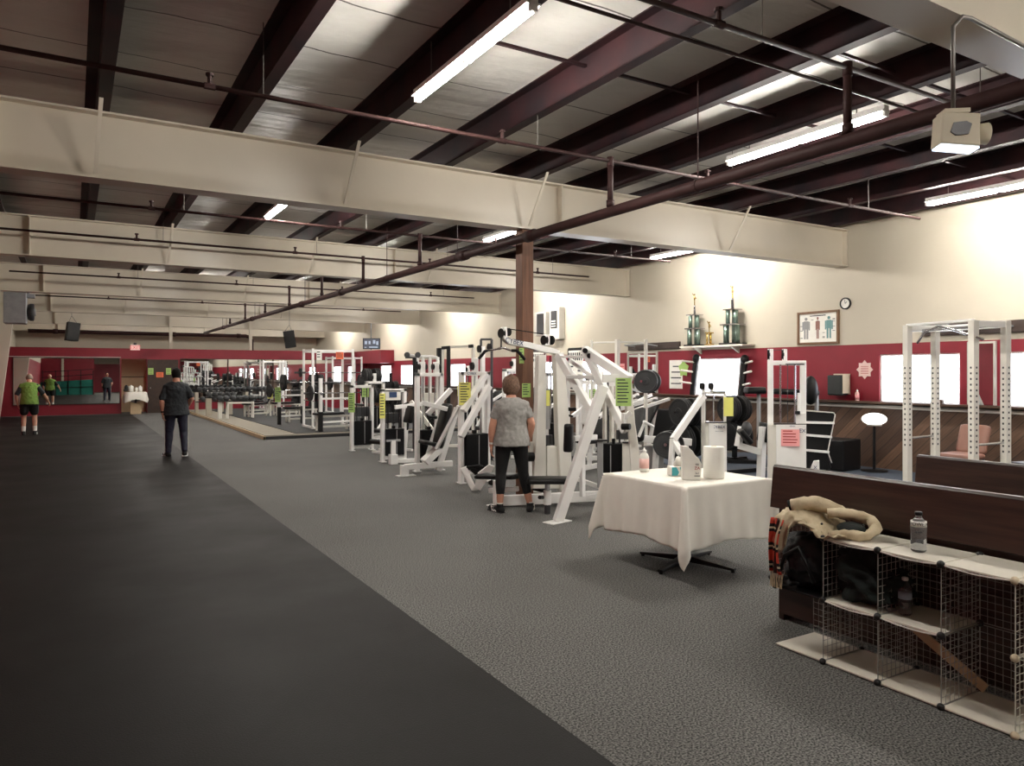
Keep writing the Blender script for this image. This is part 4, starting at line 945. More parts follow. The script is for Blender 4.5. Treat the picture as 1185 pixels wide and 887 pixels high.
# --- lat pulldown in front of the timber column (brand lettering on the arm)
o = machine('lat_pulldown', (5.2,7.7,0), 'tall white lat pulldown machine with CYBEX arm and wide black tipped bar', group=None)
Yp = 7.7
def Q(x, y, dY=0): return OY(x, y, Yp+dY)
MB().prism([Q(617,566),Q(632,566),Q(632,500),Q(632.5,411),Q(623.5,411),Q(621,500)], (0,.09,0)).build('left_column', M['white2'], o, bevel=.01)
MB().prism([Q(650,574),Q(664,574),Q(660,500),Q(653,408),Q(643,408),Q(646,500)], (0,.1,0)).build('right_column', M['white2'], o, bevel=.01)
MB().prism([Q(588.5,398),Q(583,392),Q(583,378.5),Q(587,378.5),Q(587.5,390),Q(590,392.5),Q(614,396.5),Q(640,403),Q(648.5,406),Q(647,410),Q(630,408),Q(612,403)], (0,.08,0)).build('overhead_arm', M['white'], o, bevel=.006)
MB().prism([Q(631,400),Q(636.5,400),Q(636.5,387),Q(631,387)], (0,.06,0)).build('pulley_bracket', M['white'], o, bevel=.004)
text('CYBEX', .085, M['blueink'], o, Q(595.5,395.8,-.006), facing((0,-1,0))@Matrix.Rotation(math.radians(-10), 3, 'Z'))
for x, y, r in ((580.5,386,.06),(588,384.5,.05)): pulley(o, Q(x,y,.04), (1,.2,0), r)
for x in (630,637.5): pulley(o, Q(x,394,.03), (1,.2,0), .06)
MB().path([Q(588,381,.04),Q(600,382.5,.04),Q(629,387,.04)], .006, 6).build('cable', M['black'], o)
MB().path([Q(580,390,.04),Q(580,402,.04)], .012, 6).build('bar_hook', M['dgrey'], o)
MB().path([Q(574.5,404.5,.3),Q(580,402.2,.1),Q(592,406,-.1)], .013, 8).build('pull_bar', M['chrome'], o, smooth=True)
MB().path([Q(561,406.5,.45),Q(575,404.5,.3),Q(580,403.5,.1)], .013, 8).build('pull_bar', M['chrome'], o, smooth=True)
MB().path([Q(592,406,-.1),Q(598,406,-.14),Q(601.5,409,-.16),Q(607.5,416.5,-.18)], .02, 10).build('grip_sleeve', M['black'], o, smooth=True)
MB().path([Q(563,406.3,.43),Q(561,407,.45),Q(558,411,.47),Q(554,415.5,.5)], .02, 10).build('grip_sleeve', M['black'], o, smooth=True)
MB().prism([Q(613,566,.05),Q(626,566,.05),Q(626,515,.05),Q(620,512,.05),Q(613,512,.05)], (0,.2,0)).build('stack_cover', M['white2'], o, bevel=.01)
MB().prism([Q(633,566,.05),Q(649,566,.05),Q(649,517,.05),Q(633,517,.05)], (0,.2,0)).build('stack_cover', M['white2'], o, bevel=.01)
MB().prism([Q(626,570,.08),Q(633,570,.08),Q(633,515,.08),Q(626,515,.08)], (0,.2,0)).build('weight_stack', M['stack'], o)
for x in (630.5, 642.5): tub(o, 'guide_rod', 'chrome', Q(x,516,.15), Q(x,408,.15), .012, 8)
tub(o, 'cable', 'black', Q(636.5,514,.12), Q(636.5,412,.12), .006, 6)
MB().prism([Q(632,497,.1),Q(636.5,497,.1),Q(636.5,450,.1),Q(632,450,.1)], (0,.01,0)).build('placard', M['grey'], o)
MB().prism([Q(632.3,470,.095),Q(636.3,470,.095),Q(636.3,452,.095),Q(632.3,452,.095)], (0,.004,0)).build('placard_print', M['yellow'], o)
MB().bb(Q(638,505).x, Q(646,505).x, Yp+.12, Yp+.2, Q(638,517).z-.0, Q(638,505).z).build('instruction_plate', M['dgrey'], o)
# seat and base
t_ = 8.45
MB().pad(T(610,556,t_), T(659,556,t_), .3, .075).build('seat', M['black'], o, smooth=True)
tub(o, 'seat_tube', 'chrome', T(633.5,594,t_), T(633.5,558,t_), .03, 14)
tub(o, 'seat_socket', 'white', T(633.5,584,t_), T(633.5,568,t_), .045, 14)
tub(o, 'tube_cap', 'dgrey', T(633.5,595,t_), T(633.5,585,t_), .036, 14)
tub(o, 'adjuster_knob', 'black', T(624.5,576,t_-.1), T(628,576,t_), .022, 12)
bar(o, 'base_rail', 'white', T(574,580,8.9), T(715,573,9.05), .08, .12)
bar(o, 'front_upright', 'white', T(574,584,8.95), T(574,556,8.95), .06, .06, up=(0,1,0)); MB().box(T(573,585,8.98), (.18,.12,.012)).build('foot_plate', M['white'], o)
tub(o, 'knee_roller', 'black', T(606,529,8.7), T(617,529,8.75), .055, 16); bar(o, 'knee_post', 'white', T(612,529,8.9), T(613,556,8.9), .05, .05, up=(0,1,0))
bar(o, 'rear_strut', 'white', T(604,400+165,9.6), T(604,530,9.6), .05, .05, up=(0,1,0))
# --- incline back pad bench behind the woman and the pulldown
o = machine('incline_bench', (4.95,8.7,0), 'black inclined back pad on white legs between the woman and the pulldown', 'bench')
MB().pad(T(609,482,9.9), T(620,450,10.1), .34, .09, up=(1,0,.3)).build('backrest', M['black'], o, smooth=True)
bar(o, 'back_strut', 'white', T(611,512,9.9), T(619,468,10.15), .06, .06); bar(o, 'leg', 'white', T(621,573,10.1), T(609,500,9.9), .05, .05); bar(o, 'base_rail', 'white', G(600,571,.03), G(628,572,.03), .06, .06)
# --- seated row with the big slanted frame (green note)
o = machine('seated_row', (5.5,7.2,0), 'white slanted frame row machine with large green note beside the clothed table')
t_ = 8.0
bar(o, 'slanted_leg', 'white', T(645.5,604,t_), T(698,447,8.1), .105, .1); MB().box(T(645,605,8.0)+Vector((0,0,.008)), (.3,.16,.014), .2).build('foot_plate', M['white'], o, bevel=.003)
bar(o, 'top_beam', 'white', T(676,405,8.6), T(729,440,8.0), .09, .1)
bar(o, 'swing_arm', 'white', T(679,410,8.55), T(724,500,8.1), .075, .08); bar(o, 'rear_arm', 'white', T(646,411,9.2), T(686,478,8.8), .085, .09)
bar(o, 'cross_tube', 'white', T(649,413,9.1), T(677,413,8.6), .03, .03); bar(o, 'cross_tube', 'white', T(657,436.5,9.0), T(688,436.5,8.5), .04, .045)
bar(o, 'cross_tube', 'white', T(660,417,9.1), T(699,447,8.6), .04, .05); bar(o, 'front_cross', 'white', T(697,438,8.1), T(727,438,8.1), .07, .09)
MB().prism([T(724,438,8.2),T(731,438,8.2),T(735,490,8.2),T(741,530,8.2),T(745,590,8.2),T(733,590,8.2),T(727,500,8.2)], (.06,.08,0)).build('rear_column', M['white2'], o, bevel=.008)
for x, y in ((677,406),(682,412)): tub(o, 'pivot_bolt', 'black', T(x,y,8.45), T(x+1,y+.5,8.7), .03, 14)
tub(o, 'hand_grip', 'black', T(720,494,8.05), T(729,494,8.0), .035, 14); bar(o, 'grip_bracket', 'white', T(722,484,8.1), T(730,477,8.1), .045, .05)
bar(o, 'grip_bracket', 'white', T(722,494,8.1), T(722,478,8.1), .045, .045, up=(0,1,0))
note(o, T(721.5,454,7.85), .165, .3, (-.65,-1,0), 'green', lines=8)
c = T(709,545,9.0)
tz = Vector((0,0,c.z))
def WB(x0, x1, y0, y1, t, dep, name, m, bevel=.008): MB().prism([T(x0,y1,t),T(x1,y1,t),T(x1,y0,t),T(x0,y0,t)], ray((x0+x1)/2,HY)*dep).build(name, M[m], o, bevel=bevel)
WB(697,720,514,583,9.0,.22,'weight_stack','stack'); WB(691,698,511,565,8.95,.1,'side_cover','grey'); WB(720,738,513,585,8.95,.26,'stack_cover','white2')
MB().prism([T(706,578,8.99),T(707.2,578,8.99),T(707.2,516,8.99),T(706,516,8.99)], -ray(706,HY)*.004).build('pin_hole_strip', M['grey'], o)
WB(690,703,509.5,511.5,8.93,.1,'cover_rim','black'); WB(720,733,512,513.5,8.93,.1,'cover_rim','black'); WB(708,712,508,514,9.0,.05,'stack_head','stack')
for x in (703.5, 717): tub(o, 'guide_rod', 'dgrey', T(x,513,9.1), T(x,440,9.1), .012, 8)
WB(713,728,498,509,9.1,.02,'instruction_plate','dgrey')
for x in (700, 708, 726): bar(o, 'frame_post', 'white2', G(x,590) if False else T(x,583,9.4), T(x,447,9.4), .05, .05, up=(0,1,0))
MB().pad(T(657.5,523,8.4), T(658.5,491,8.4), .18, .1, up=(1,-1,0)).build('chest_pad', M['black'], o, smooth=True)
bar(o, 'chest_pad_arm', 'white', T(664,508,8.5), T(690,506,8.7), .05, .06); bar(o, 'chest_pad_post', 'white', T(674,575,8.7), T(674,508,8.7), .05, .06, up=(0,1,0))
bar(o, 'base_rail', 'white', T(664,553,9.3), T(700,566,9.1), .05, .05); bar(o, 'base_rail', 'white', T(664,578,9.0), T(703,572,9.0), .06, .06)
WB(655,667,472,476,9.4,.1,'small_seat','black')
# --- machine behind the table: slanted beam, shroud, yellow note
o = machine('cable_machine', (7.4,7.1,0), 'white CYBEX shrouded machine with yellow note behind the clothed table')
t_ = 9.9
def W2(name, m, x0, x1, y0, y1, t=t_, dep=.1, bevel=.008): return MB().prism([T(x0,y1,t),T(x1,y1,t),T(x1,y0,t),T(x0,y0,t)], ray((x0+x1)/2,HY)*dep).build(name, M[m], o, bevel=bevel)
gy = HY+1387/t_
W2('upright','white',811.5,816.5,455,gy); W2('upright','white',837,840.5,455,gy,dep=.06); W2('side_cover','white2',811.5,821,489,gy,dep=.3); W2('front_cover','white',820,841,490,gy,t=t_-.03,dep=.02)
W2('cover_rim','black',816,841,488.6,489.8,t=t_-.03,dep=.1); W2('top_bar','white',812,840,453,456.5); W2('top_plate','dgrey',824.5,840,453,454,t=t_-.03)
bar(o, 'slanted_beam', 'white', T(814,458,t_-.1), T(779,509,t_-.3), .075, .08); bar(o, 'slanted_leg', 'white', T(778.5,508,t_-.3), T(774,HY+1387/(t_-.4),t_-.4), .05, .07, up=(0,1,0))
bar(o, 'footrest', 'white', T(780,512,t_-.3), T(789,526,t_-.4), .1, .06)
for x in (813, 823):
    bar(o, 'pulley_bracket', 'white', T(x+1,455,t_), T(x+1,444,t_), .04, .04, up=(0,1,0)); pulley(o, T(x-.6,447,t_-.02), (1,-.3,0), .05)
tub(o, 'cable', 'black', T(816.8,455,t_-.1), T(816.8,489,t_-.1), .005, 6); tub(o, 'guide_rod', 'chrome', T(826,456,t_+.1), T(826,489,t_+.1), .01, 8)
note(o, T(843,471,t_-.2), .125, .25, (-.7,-1,0), 'yellow', lines=6, printed=False)
n_ = -ray(831,HY); n_.z = 0
text('CYBEX', .055, M['blueink'], o, T(831.8,494.5,t_-.045), facing(n_), ext=.002)
text('STRENGTH SYSTEMS', .014, M['blueink'], o, T(831.5,499.5,t_-.04), facing(n_))
# --- tall cable tower with pink notice behind the pew
o = machine('cable_tower', (8.2,6.5,0), 'tall white shrouded tower with pink notice and twin top pulleys behind the pew')
t_ = 9.6; gy = HY+1387/t_
W2('upright','white',888,895,404,gy,dep=.12); W2('upright','white',925.5,933,419,gy,dep=.12); W2('top_bar','white',894,933,417.5,423,dep=.12); W2('top_plate','dgrey',909,931,421,422.5,t=t_-.02,dep=.02)
W2('pulley_bracket','white',905,911,404,419,dep=.06); pulley(o, T(889.3,410.5,t_-.03), (.6,-.75,0), .075); pulley(o, T(905.5,410.5,t_-.03), (.6,-.75,0), .075)
tub(o, 'cable', 'dgrey', T(895,405.5,t_), T(905,405.5,t_), .004, 6)
W2('side_cover','white2',889,899,492,gy,t=t_-.02,dep=.35,bevel=.012); W2('front_cover','white',898,933,491.5,gy,t=t_-.05,dep=.03)
W2('cover_rim','black',895,933,490.5,491.8,t=t_-.05,dep=.2)
for x in (903, 920): tub(o, 'guide_rod', 'chrome', T(x,422,t_+.1), T(x,491,t_+.1), .011, 8)
tub(o, 'cable', 'dgrey', T(911.5,422,t_+.05), T(911.5,491,t_+.05), .005, 6)
tub(o, 'guide_rod', 'white', T(924.5,455,t_-.05), T(924.5,478,t_-.05), .02, 8); W2('grip_bracket','black',920,926,476,480,t=t_-.1,dep=.05); W2('side_bracket','white',921,933,478,491,t=t_-.06,dep=.05)
note(o, T(914.5,507,t_-.07), .23, .22, (-.9,-1,0), 'pink', 'redink', 5)
text('EX', .07, M['blueink'], o, T(928.5,499,t_-.06), facing((-.72,-.7,0)), ext=.002); text('SERIES', .025, M['blueink'], o, T(917,493.6,t_-.065), facing((-.72,-.7,0)))
# CYBEX foot end of that tower
q = MB(); q.prism([T(933,546,t_),T(937,545,t_),T(941.5,534,t_),T(948,533.5,t_),T(948.5,549,t_),T(945.5,549,t_),T(944.5,546,t_),T(934,546.5,t_)], ray(940,HY)*.08)
q.build('foot_frame', M['white'], o, bevel=.004); bar(o, 'foot_leg', 'white', T(947,546,t_+.04), T(947.5,HY+1387/t_,t_+.04), .05, .05, up=(0,1,0)); text('X', .06, M['blueink'], o, T(943.5,541.5,t_-.01), facing(n_))
# --- tiered dark rack right of the tower
o = machine('tiered_rack', (10.3,7.4,0), 'dark angled storage rack with three white tier edges right of the pink notice', 'rack')
t_ = 11.4
q = MB(); q.prism([T(930,475,t_),T(966,478.5,t_),T(961,513,t_),T(957,524,t_),T(962,543,t_),T(930,543,t_)], ray(945,HY)*.3); q.build('back_panel', M['black'], o)
for y0, y1, x1 in ((489,489.8,965),(503.5,506,962),(521,523.5,959)):
    MB().bar(T(931,y0,t_-.04), T(x1,y1,t_-.04), .05, .035).build('tier_edge', M['white'], o)
MB().path([T(931,475.5,t_-.04),T(964,478,t_-.04),T(966.5,480,t_-.04),T(964,493,t_-.04),T(958,523,t_-.04),T(961,532,t_-.04),T(962.5,536,t_-.04)], .009, 8).build('side_rod', M['white2'], o, smooth=True)
for x in (933, 958): bar(o, 'leg', 'dgrey', T(x,540,t_+.15), T(x,HY+1387/(t_+.15),t_+.15), .05, .05, up=(0,1,0))
o = tag(MB().box((10.95,7.75,.27), (.55,.5,.5), .1).build('equipment_case', M['black'], bevel=.02), 'black boxy case on the blue floor against the wooden wainscot', 'case')
# --- lamp with white oval shade
c = G(1016,546)
o = thing('floor_lamp', (c.x-.1,c.y,0), 'short black floor lamp with glowing white oval shade before the wainscot', 'lamp')
c = Vector((c.x-.1,c.y,0))
t_ = (c-Vector((0,0,0))).dot(Vector((SA,CA,0)))
MB().ball((c.x,c.y,.865), (.19,.19,.1), 24, 12).build('lamp_shade', M['lampglass'], o, smooth=True)
MB().lathe([(.11,0),(.12,.02),(.03,.03)], (c.x,c.y,.755), n=20).build('shade_holder', M['strip'], o, smooth='auto')
MB().tube((c.x,c.y,.03), (c.x,c.y,.76), .022, 14).build('pole', M['black'], o, smooth='auto')
MB().lathe([(.2,0),(.2,.015),(.05,.03)], (c.x,c.y,0.012), n=24).build('base', M['black'], o, smooth='auto')
# --- power rack behind the second pew
P4 = dict(A=(8.68,5.2), B=(9.1,5.1), C=(8.45,4.32), D=(8.88,4.2))
o = machine('power_rack', (8.75,4.7,0), 'tall white power rack with drilled uprights behind the second pew', 'power rack')
for k, (x, y) in P4.items():
    MB().box((x,y,1.1), (.075,.075,2.2), math.radians(-13)).build('upright', M['white2'], o, bevel=.005)
    q = MB(); n = Vector((-x,-y,0)).normalized()
    for j in range(16): q.box((x-.0,y,.75+j*.062), (.078,.02,.022), math.radians(-13)).box((x,y,.75+j*.062), (.02,.078,.022), math.radians(-13))
    g = q.build('drilled_holes', M['dgrey'], o)
def v(k, z): return Vector((*P4[k], z))
for a_, b_ in (('A','B'),('C','D'),('B','D')): bar(o, 'top_tube', 'white', v(a_,2.16), v(b_,2.16), .06, .07)
bar(o, 'top_tube', 'white', v('A',2.2), v('C',2.2), .05, .03)
for a_, b_ in (('A','B'),('C','D')):
    tub(o, 'safety_pin', 'chrome', v(a_,.83), v(b_,.85), .014, 8); bar(o, 'base_tube', 'white', v(a_,.05), v(b_,.05), .06, .07)
bar(o, 'base_tube', 'white', v('B',.05), v('D',.05), .06, .07)
e = (v('C',0)-v('A',0)).normalized(); n_ = Vector((e.y,-e.x,0))
MB().path([v('A',2.0)-e*(-.1)-n_*.05+Vector((.0,0,-.02)), v('A',2.1)+e*.25, v('A',2.16)+e*.45, v('A',2.1)+e*.68, v('C',1.98)+e*.12], .014, 8).build('chin_up_bar', M['chrome'], o, smooth=True)
tub(o, 'chin_up_bar', 'chrome', v('A',2.14)+Vector((.2,-.05,0)), v('C',2.14)+Vector((.2,-.05,0)), .016, 10)
# brown chair and dark bench by the wainscot
c = G(1108,543,0); c = OX(1112, 500, 10.9)
o = thing('brown_chair', (10.9,c.y,0), 'low brown vinyl padded chair seen through the power rack', 'chair')
x, y = 10.9, c.y
MB().pad((x-.3,y,.43),(x+.2,y,.43), .5, .1).build('seat', M['brownpad'], o, smooth=True)
MB().pad((x+.22,y-.02,.46),(x+.36,y-.02,.86), .42, .08, up=(1,0,0)).build('backrest', M['brownpad'], o, smooth=True)
for dx in (-.25,.2):
    for dy in (-.2,.2): tub(o, 'leg', 'dgrey', (x+dx,y+dy,0.01), (x+dx,y+dy,.39), .016)
c = OX(1180, 530, 9.9)
o = machine('flat_bench', (9.9,c.y,0), 'flat black padded bench at the right edge behind the second pew', 'bench')
MB().pad((9.6,c.y-.1,.52),(10.4,c.y-.3,.52), .3, .08).build('seat', M['black'], o, smooth=True)
for dx in (-.2,.4): bar(o, 'leg', 'white', (9.9+dx,c.y-.2,0.01), (9.9+dx,c.y-.2,.48), .05, .05, up=(0,1,0))

for x, y, wd, hg, lab in ((603.5,412,.07,.2,'small light green notice high on the timber column'),(609,452,.13,.18,'wider light green notice lower on the timber column beside the woman')):
    c = OY(x, y, 8.11); o = thing('column_notice', tuple(c), lab, 'notice'); note(o, c, wd, hg, (0,-1,0), 'green', lines=5)
# ================================================================ FREE WEIGHT PLATFORM AT THE FAR END
struct(MB().bb(3.98, 9.6, 18.3, 32.6, 0, .1).build('floor_platform', mat('platform_carpet', (150,143,130), .9, bump=.2)))
struct(MB().bb(4.75, 9.5, 18.45, 32.5, .1, .112).build('floor_platform_rubber', M['rubber']))
struct(MB().bb(3.93, 3.98, 18.25, 32.6, 0, .085).build('trim_6', M['tan'])); struct(MB().bb(3.93, 9.6, 18.25, 18.3, 0, .07).build('trim_7', M['rubber']))
ZP = .112
# dumbbells: one built, the rest copied
def dumbbell(name, loc, label, r=.085, L=.3):
    o = thing(name, loc, label, 'dumbbell', 'dumbbells on the far racks')
    for s in (-1, 1):
        MB().lathe([(r*.7,0),(r,.02),(r,.085),(r*.8,.1)], (0,s*.06 if s > 0 else -.16,0), (0,1,0), 12).build('weight_head', M['iron' if r > .08 else 'dgrey'], o, smooth='auto', local=True)
    MB().tube((0,-.07,0), (0,.07,0), .016, 10).build('handle', M['chrome'], o, smooth='auto', local=True)
    return o
DL = 'round head dumbbell in the long top row in front of the far mirrors'
d0 = dumbbell('dumbbell', (4.1,30,.99), DL)
for k in range(1, 14): dup(d0, (4.1+.2*k,30,.99), label=DL)
DL2 = 'round head dumbbell on the lower tier of the long far rack'
for k in range(12): dup(d0, (4.2+.21*k,29.9,.62), label=DL2, group='lower tier dumbbells')
o = thing('dumbbell_rack', (5.3,30,0), 'long two tier dumbbell rack standing on beige slab legs before the mirrors', 'rack')
for z, y in ((.895,30),(.525,29.9)):
    MB().bb(3.95, 6.85, y-.14, y+.14, z-.03, z+.005).build('tier', M['rubber'], o)
for x in (4.0, 4.9, 5.8, 6.75): MB().bb(x-.05, x+.05, 29.85, 30.15, .1, .87).build('leg', M['cream'], o)
DL3 = 'dumbbell on the short low rack at the platform edge'
o = thing('dumbbell_rack', (4.75,25.6,0), 'short low dumbbell rack with white square frame at the platform edge', 'rack')
MB().bb(4.05, 5.25, 25.45, 25.75, .66, .7).build('tier', M['rubber'], o)
for x in (4.35, 5.15):
    for y in (25.48, 25.72): bar(o, 'leg', 'white2', (x,y,.1), (x,y,.66), .05, .05, up=(0,1,0))
bar(o, 'frame_top', 'white2', (4.35,25.46,.62), (5.15,25.46,.62), .05, .05); bar(o, 'leg', 'white2', (4.12,25.6,.1), (4.12,25.6,.66), .12, .12, up=(0,1,0))
for k in range(6): dup(d0, (4.12+.2*k,25.6,.785), label=DL3, group='short rack dumbbells')
# second slab-legged rack between them
o = thing('dumbbell_rack', (4.4,27.8,0), 'middle beige legged dumbbell rack between the long and the short ones', 'rack')
MB().bb(4.0, 5.1, 27.65, 27.95, .72, .76).build('tier', M['rubber'], o)
for x in (4.1, 4.8): MB().bb(x-.09, x+.09, 27.7, 27.9, .1, .72).build('leg', M['cream'], o)
DL4 = 'dumbbell on the middle beige legged rack'
for k in range(5): dup(d0, (4.1+.21*k,27.8,.845), label=DL4, group='middle rack dumbbells')
def bench(loc, ang, label, inc=0, m='white2', L=1.15, z=.44):
    o = thing('weight_bench', loc, label, 'bench', None, math.radians(ang))
    MB().pad((-L/2+.35,0,z), (L/2,0,z), .28, .07).build('seat', M['black'], o, smooth=True, local=True)
    i = math.radians(inc); q0 = Vector((-L/2+.33,0,z)); q1 = q0+Vector((-math.cos(i)*.6,0,math.sin(i)*.6)) if inc else Vector((-L/2,0,z))
    if inc: MB().pad(q0, q1, .28, .07, up=(math.sin(i),0,math.cos(i))).build('backrest', M['black'], o, smooth=True, local=True)
    def lb(n, p, q, w=.05): MB().bar(p, q, w, w, up=(0,1,0)).build(n, M[m], o, bevel=.004, local=True)
    for x in (-L/2+.2, L/2-.12):
        for s in (-.13, .13): lb('leg', (x,s,0), (x,s,z-.05))
        lb('cross_foot', (x,-.2,.03), (x,.2,.03)); lb('cross_rail', (x,-.13,z-.07), (x,.13,z-.07), .04)
    lb('rail', (-L/2+.2,0,.1), (L/2-.12,0,.1)); lb('rail', (-L/2+.1,0,z-.07), (L/2-.1,0,z-.07))
    if inc: lb('back_strut', (-L/2+.25,0,.12), q1*.6+q0*.4)
    return o
p = G(300,486); bench((p.x,p.y+.1,ZP), 200, 'incline bench with grey back at the platform edge beside the low dumbbell rack', 55)
p = G(352,493); b1 = bench((p.x,p.y+.2,ZP), 185, 'white framed flat bench under the far bench press uprights')
p = G(392,504); b2 = bench((p.x,p.y+.3,ZP), 185, 'white framed flat bench under the near bench press uprights')
p = T(333,470,26); bench((p.x,p.y,ZP), 190, 'flat bench standing farther back on the platform', 0)
bench((5.9,28.4,ZP), 200, 'low inclined bench in front of the long dumbbell rack', 30)
def plate_l(o, c, ax, r, m='rubber'): return plate(o, c, ax, r, .045, m)
def barbell(p, q, label, plates=((.14,.2),(.2,.2)), m='dgrey'):
    p, q = Vector(p), Vector(q); d = (q-p).normalized(); c = (p+q)/2
    o = thing('barbell', tuple(c), label, 'barbell')
    MB().tube(p, q, .014, 10).build('shaft', M['chrome'], o, smooth='auto')
    for s, e in ((1, p), (-1, q)):
        MB().tube(e, e+d*s*.3, .025, 12).build('sleeve', M[m], o, smooth='auto')
        for off, r in plates: plate_l(o, e+d*s*off, d, r)
    return o
# bench press stations (white posts with black lower halves)
def press_station(xl, xr, gyb, ytop, label, yb):
    t_ = 1387/(gyb-HY); a = T(xl,gyb,t_); b_ = T(xr,gyb-.3,t_+.6); a.z = b_.z = ZP; zt = H-(ytop-HY)*t_/F
    o = thing('bench_press_rack', tuple((a+b_)/2), label, 'rack')
    for e in (a, b_):
        bar(o, 'upright_foot', 'black', e, (e.x,e.y,.62), .1, .1, up=(0,1,0)); bar(o, 'upright', 'white', (e.x,e.y,.6), (e.x,e.y,zt), .085, .09, up=(0,1,0))
        bar(o, 'bar_hook', 'dgrey', (e.x,e.y-.02,1.08), (e.x,e.y-.14,1.06), .04, .03)
    bar(o, 'cross_bar', 'white', (a.x,a.y,.95), (b_.x,b_.y,.95), .05, .05); bar(o, 'cross_bar', 'white', (a.x,a.y,.35), (b_.x,b_.y,.35), .05, .05)
    barbell((a.x-.45,a.y-.1,1.1), (b_.x+.45,b_.y-.1,1.1), label.replace('bench press uprights','barbell loaded on the bench press uprights'), ((.16,.2),))
    return a, zt
press_station(371, 408, 505, 438, 'near white bench press uprights with black feet at the platform front', 0)
a, zt = press_station(323, 350, 496, 447, 'far white bench press uprights with black feet and green note', 0)
o = thing('paper_note', (a.x,a.y-.1,.9), 'pale green note taped to the far bench press upright', 'notice'); note(o, (a.x-.05,a.y-.07,.98), .16, .42, (-.3,-1,0), 'green')
o = thing('paper_note', (a.x-.25,a.y-.1,.9), 'small cream note left of the far bench press upright', 'notice'); note(o, (a.x-.25,a.y+.02,.98), .14, .22, (-.3,-1,0), 'yellow', lines=3)
# half rack
def half_rack(name, loc, w, d, h, label, m='white', bars=True, top=True, r=.06):
    o = thing(name, loc, label, 'power rack', None, 0); X, Y, Z = loc
    for x in (X, X+w):
        for y in (Y, Y+d): bar(o, 'upright', m, (x,y,Z), (x,y,Z+h), r, r, up=(0,1,0))
        bar(o, 'side_base', m, (x,Y-.2,Z+.04), (x,Y+d+.1,Z+.04), .06, .06)
        if top: bar(o, 'side_top', m, (x,Y,Z+h-.05), (x,Y+d,Z+h-.05), .05, .05)
    if top:
        for y in (Y, Y+d): bar(o, 'top_tube', m, (X,y,Z+h-.06), (X+w,y,Z+h-.06), .05, .06)
    if bars:
        for x in (X, X+w): tub(o, 'safety_bar', 'chrome', (x,Y-.05,Z+.75), (x,Y+d+.05,Z+.75), .016, 8)
    return o
p = T(362,480,19.6); rk = half_rack('squat_rack', (p.x,p.y,ZP), 1.1, .9, 2.15, 'tall white squat rack with salmon notice on the platform')
barbell((p.x-.5,p.y-.05,1.62), (p.x+1.6,p.y-.05,1.62), 'barbell held high in the tall white squat rack on the platform', ((.16,.12),))
barbell((p.x-.7,p.y+.9,1.35), (p.x+1.8,p.y+.9,1.35), 'barbell in the back of the tall white squat rack', ((.12,.22),(.18,.22)))
o = thing('paper_note', (p.x+.65,p.y-.04,2.1), 'salmon paper notice hanging at the top of the white squat rack', 'notice'); note(o, (p.x+.72,p.y-.04,2.08), .2, .19, (-.2,-1,0), 'orange', lines=3)
o = thing('paper_note', (p.x+.15,p.y-.04,2.1), 'white paper sheet at the top left of the white squat rack', 'notice'); note(o, (p.x+.16,p.y-.04,2.08), .14, .26, (-.2,-1,0), 'paper', lines=3)
# plate trees
def plate_tree(loc, label, h=1.25, rows=((.35,.22),(.75,.2),(1.1,.15)), m='rubber'):
    o = thing('plate_tree', loc, label, 'plate tree'); X, Y, Z = loc
    bar(o, 'post', 'black', (X,Y,Z), (X,Y,Z+h), .07, .07, up=(0,1,0)); bar(o, 'foot', 'black', (X-.3,Y,Z+.03), (X+.3,Y,Z+.03), .07, .05); bar(o, 'foot', 'black', (X,Y-.3,Z+.03), (X,Y+.3,Z+.03), .07, .05)
    for z, r in rows:
        for s in (-1, 1):
            tub(o, 'peg', 'chrome', (X+.03*s,Y,Z+z), (X+.3*s,Y,Z+z+.02), .018, 8)
            for k in range(3): plate(o, (X+s*(.08+.055*k),Y,Z+z), (1,0,0), r, .045, m)
    return o
p = T(366,470,24.5); plate_tree((p.x,p.y,ZP), 'black plate tree loaded with plates left behind the squat rack', 1.5, ((.35,.22),(.8,.22),(1.25,.2)))
p = T(430,470,19.5); plate_tree((p.x,p.y,ZP), 'loaded plate tree right of the platform squat rack', 1.6, ((.4,.22),(.9,.2),(1.4,.22)))
p = T(452,470,22); plate_tree((p.x,p.y,ZP), 'loaded plate tree against the windows at the far right corner', 1.5)
p = T(345,462,27.5); plate_tree((p.x,p.y,ZP), 'small plate tree in front of the far mirrors', 1.2)
# racks farther back on the platform
p = T(385,470,27); half_rack('squat_rack', (p.x,p.y,ZP), 1.1, .8, 2.1, 'white squat rack farther back before the mirrors')
p = T(300,470,30.5); half_rack('squat_rack', (p.x,p.y-.8,ZP), .8, .6, 2.0, 'narrow white rack before the mirrors behind the long dumbbell rack', bars=False)
barbell((7.2,24.2,1.25),(9.2,24.2,1.25),'barbell resting on the middle platform stands', ((.14,.22),(.2,.16)))
o = thing('bar_stand', (8.2,24.3,ZP), 'white pair of stands holding a barbell mid platform', 'rack')
for x in (7.75, 8.65): bar(o, 'upright', 'white', (x,24.25,ZP), (x,24.25,1.25), .07, .07, up=(0,1,0)); bar(o, 'foot', 'white', (x,24.0,ZP+.03), (x,24.6,ZP+.03), .07, .05)
bar(o, 'cross_bar', 'white', (7.75,24.25,.4), (8.65,24.25,.4), .06, .06)
bench((8.2,23.4,ZP), 90, 'flat bench under the middle platform stands')
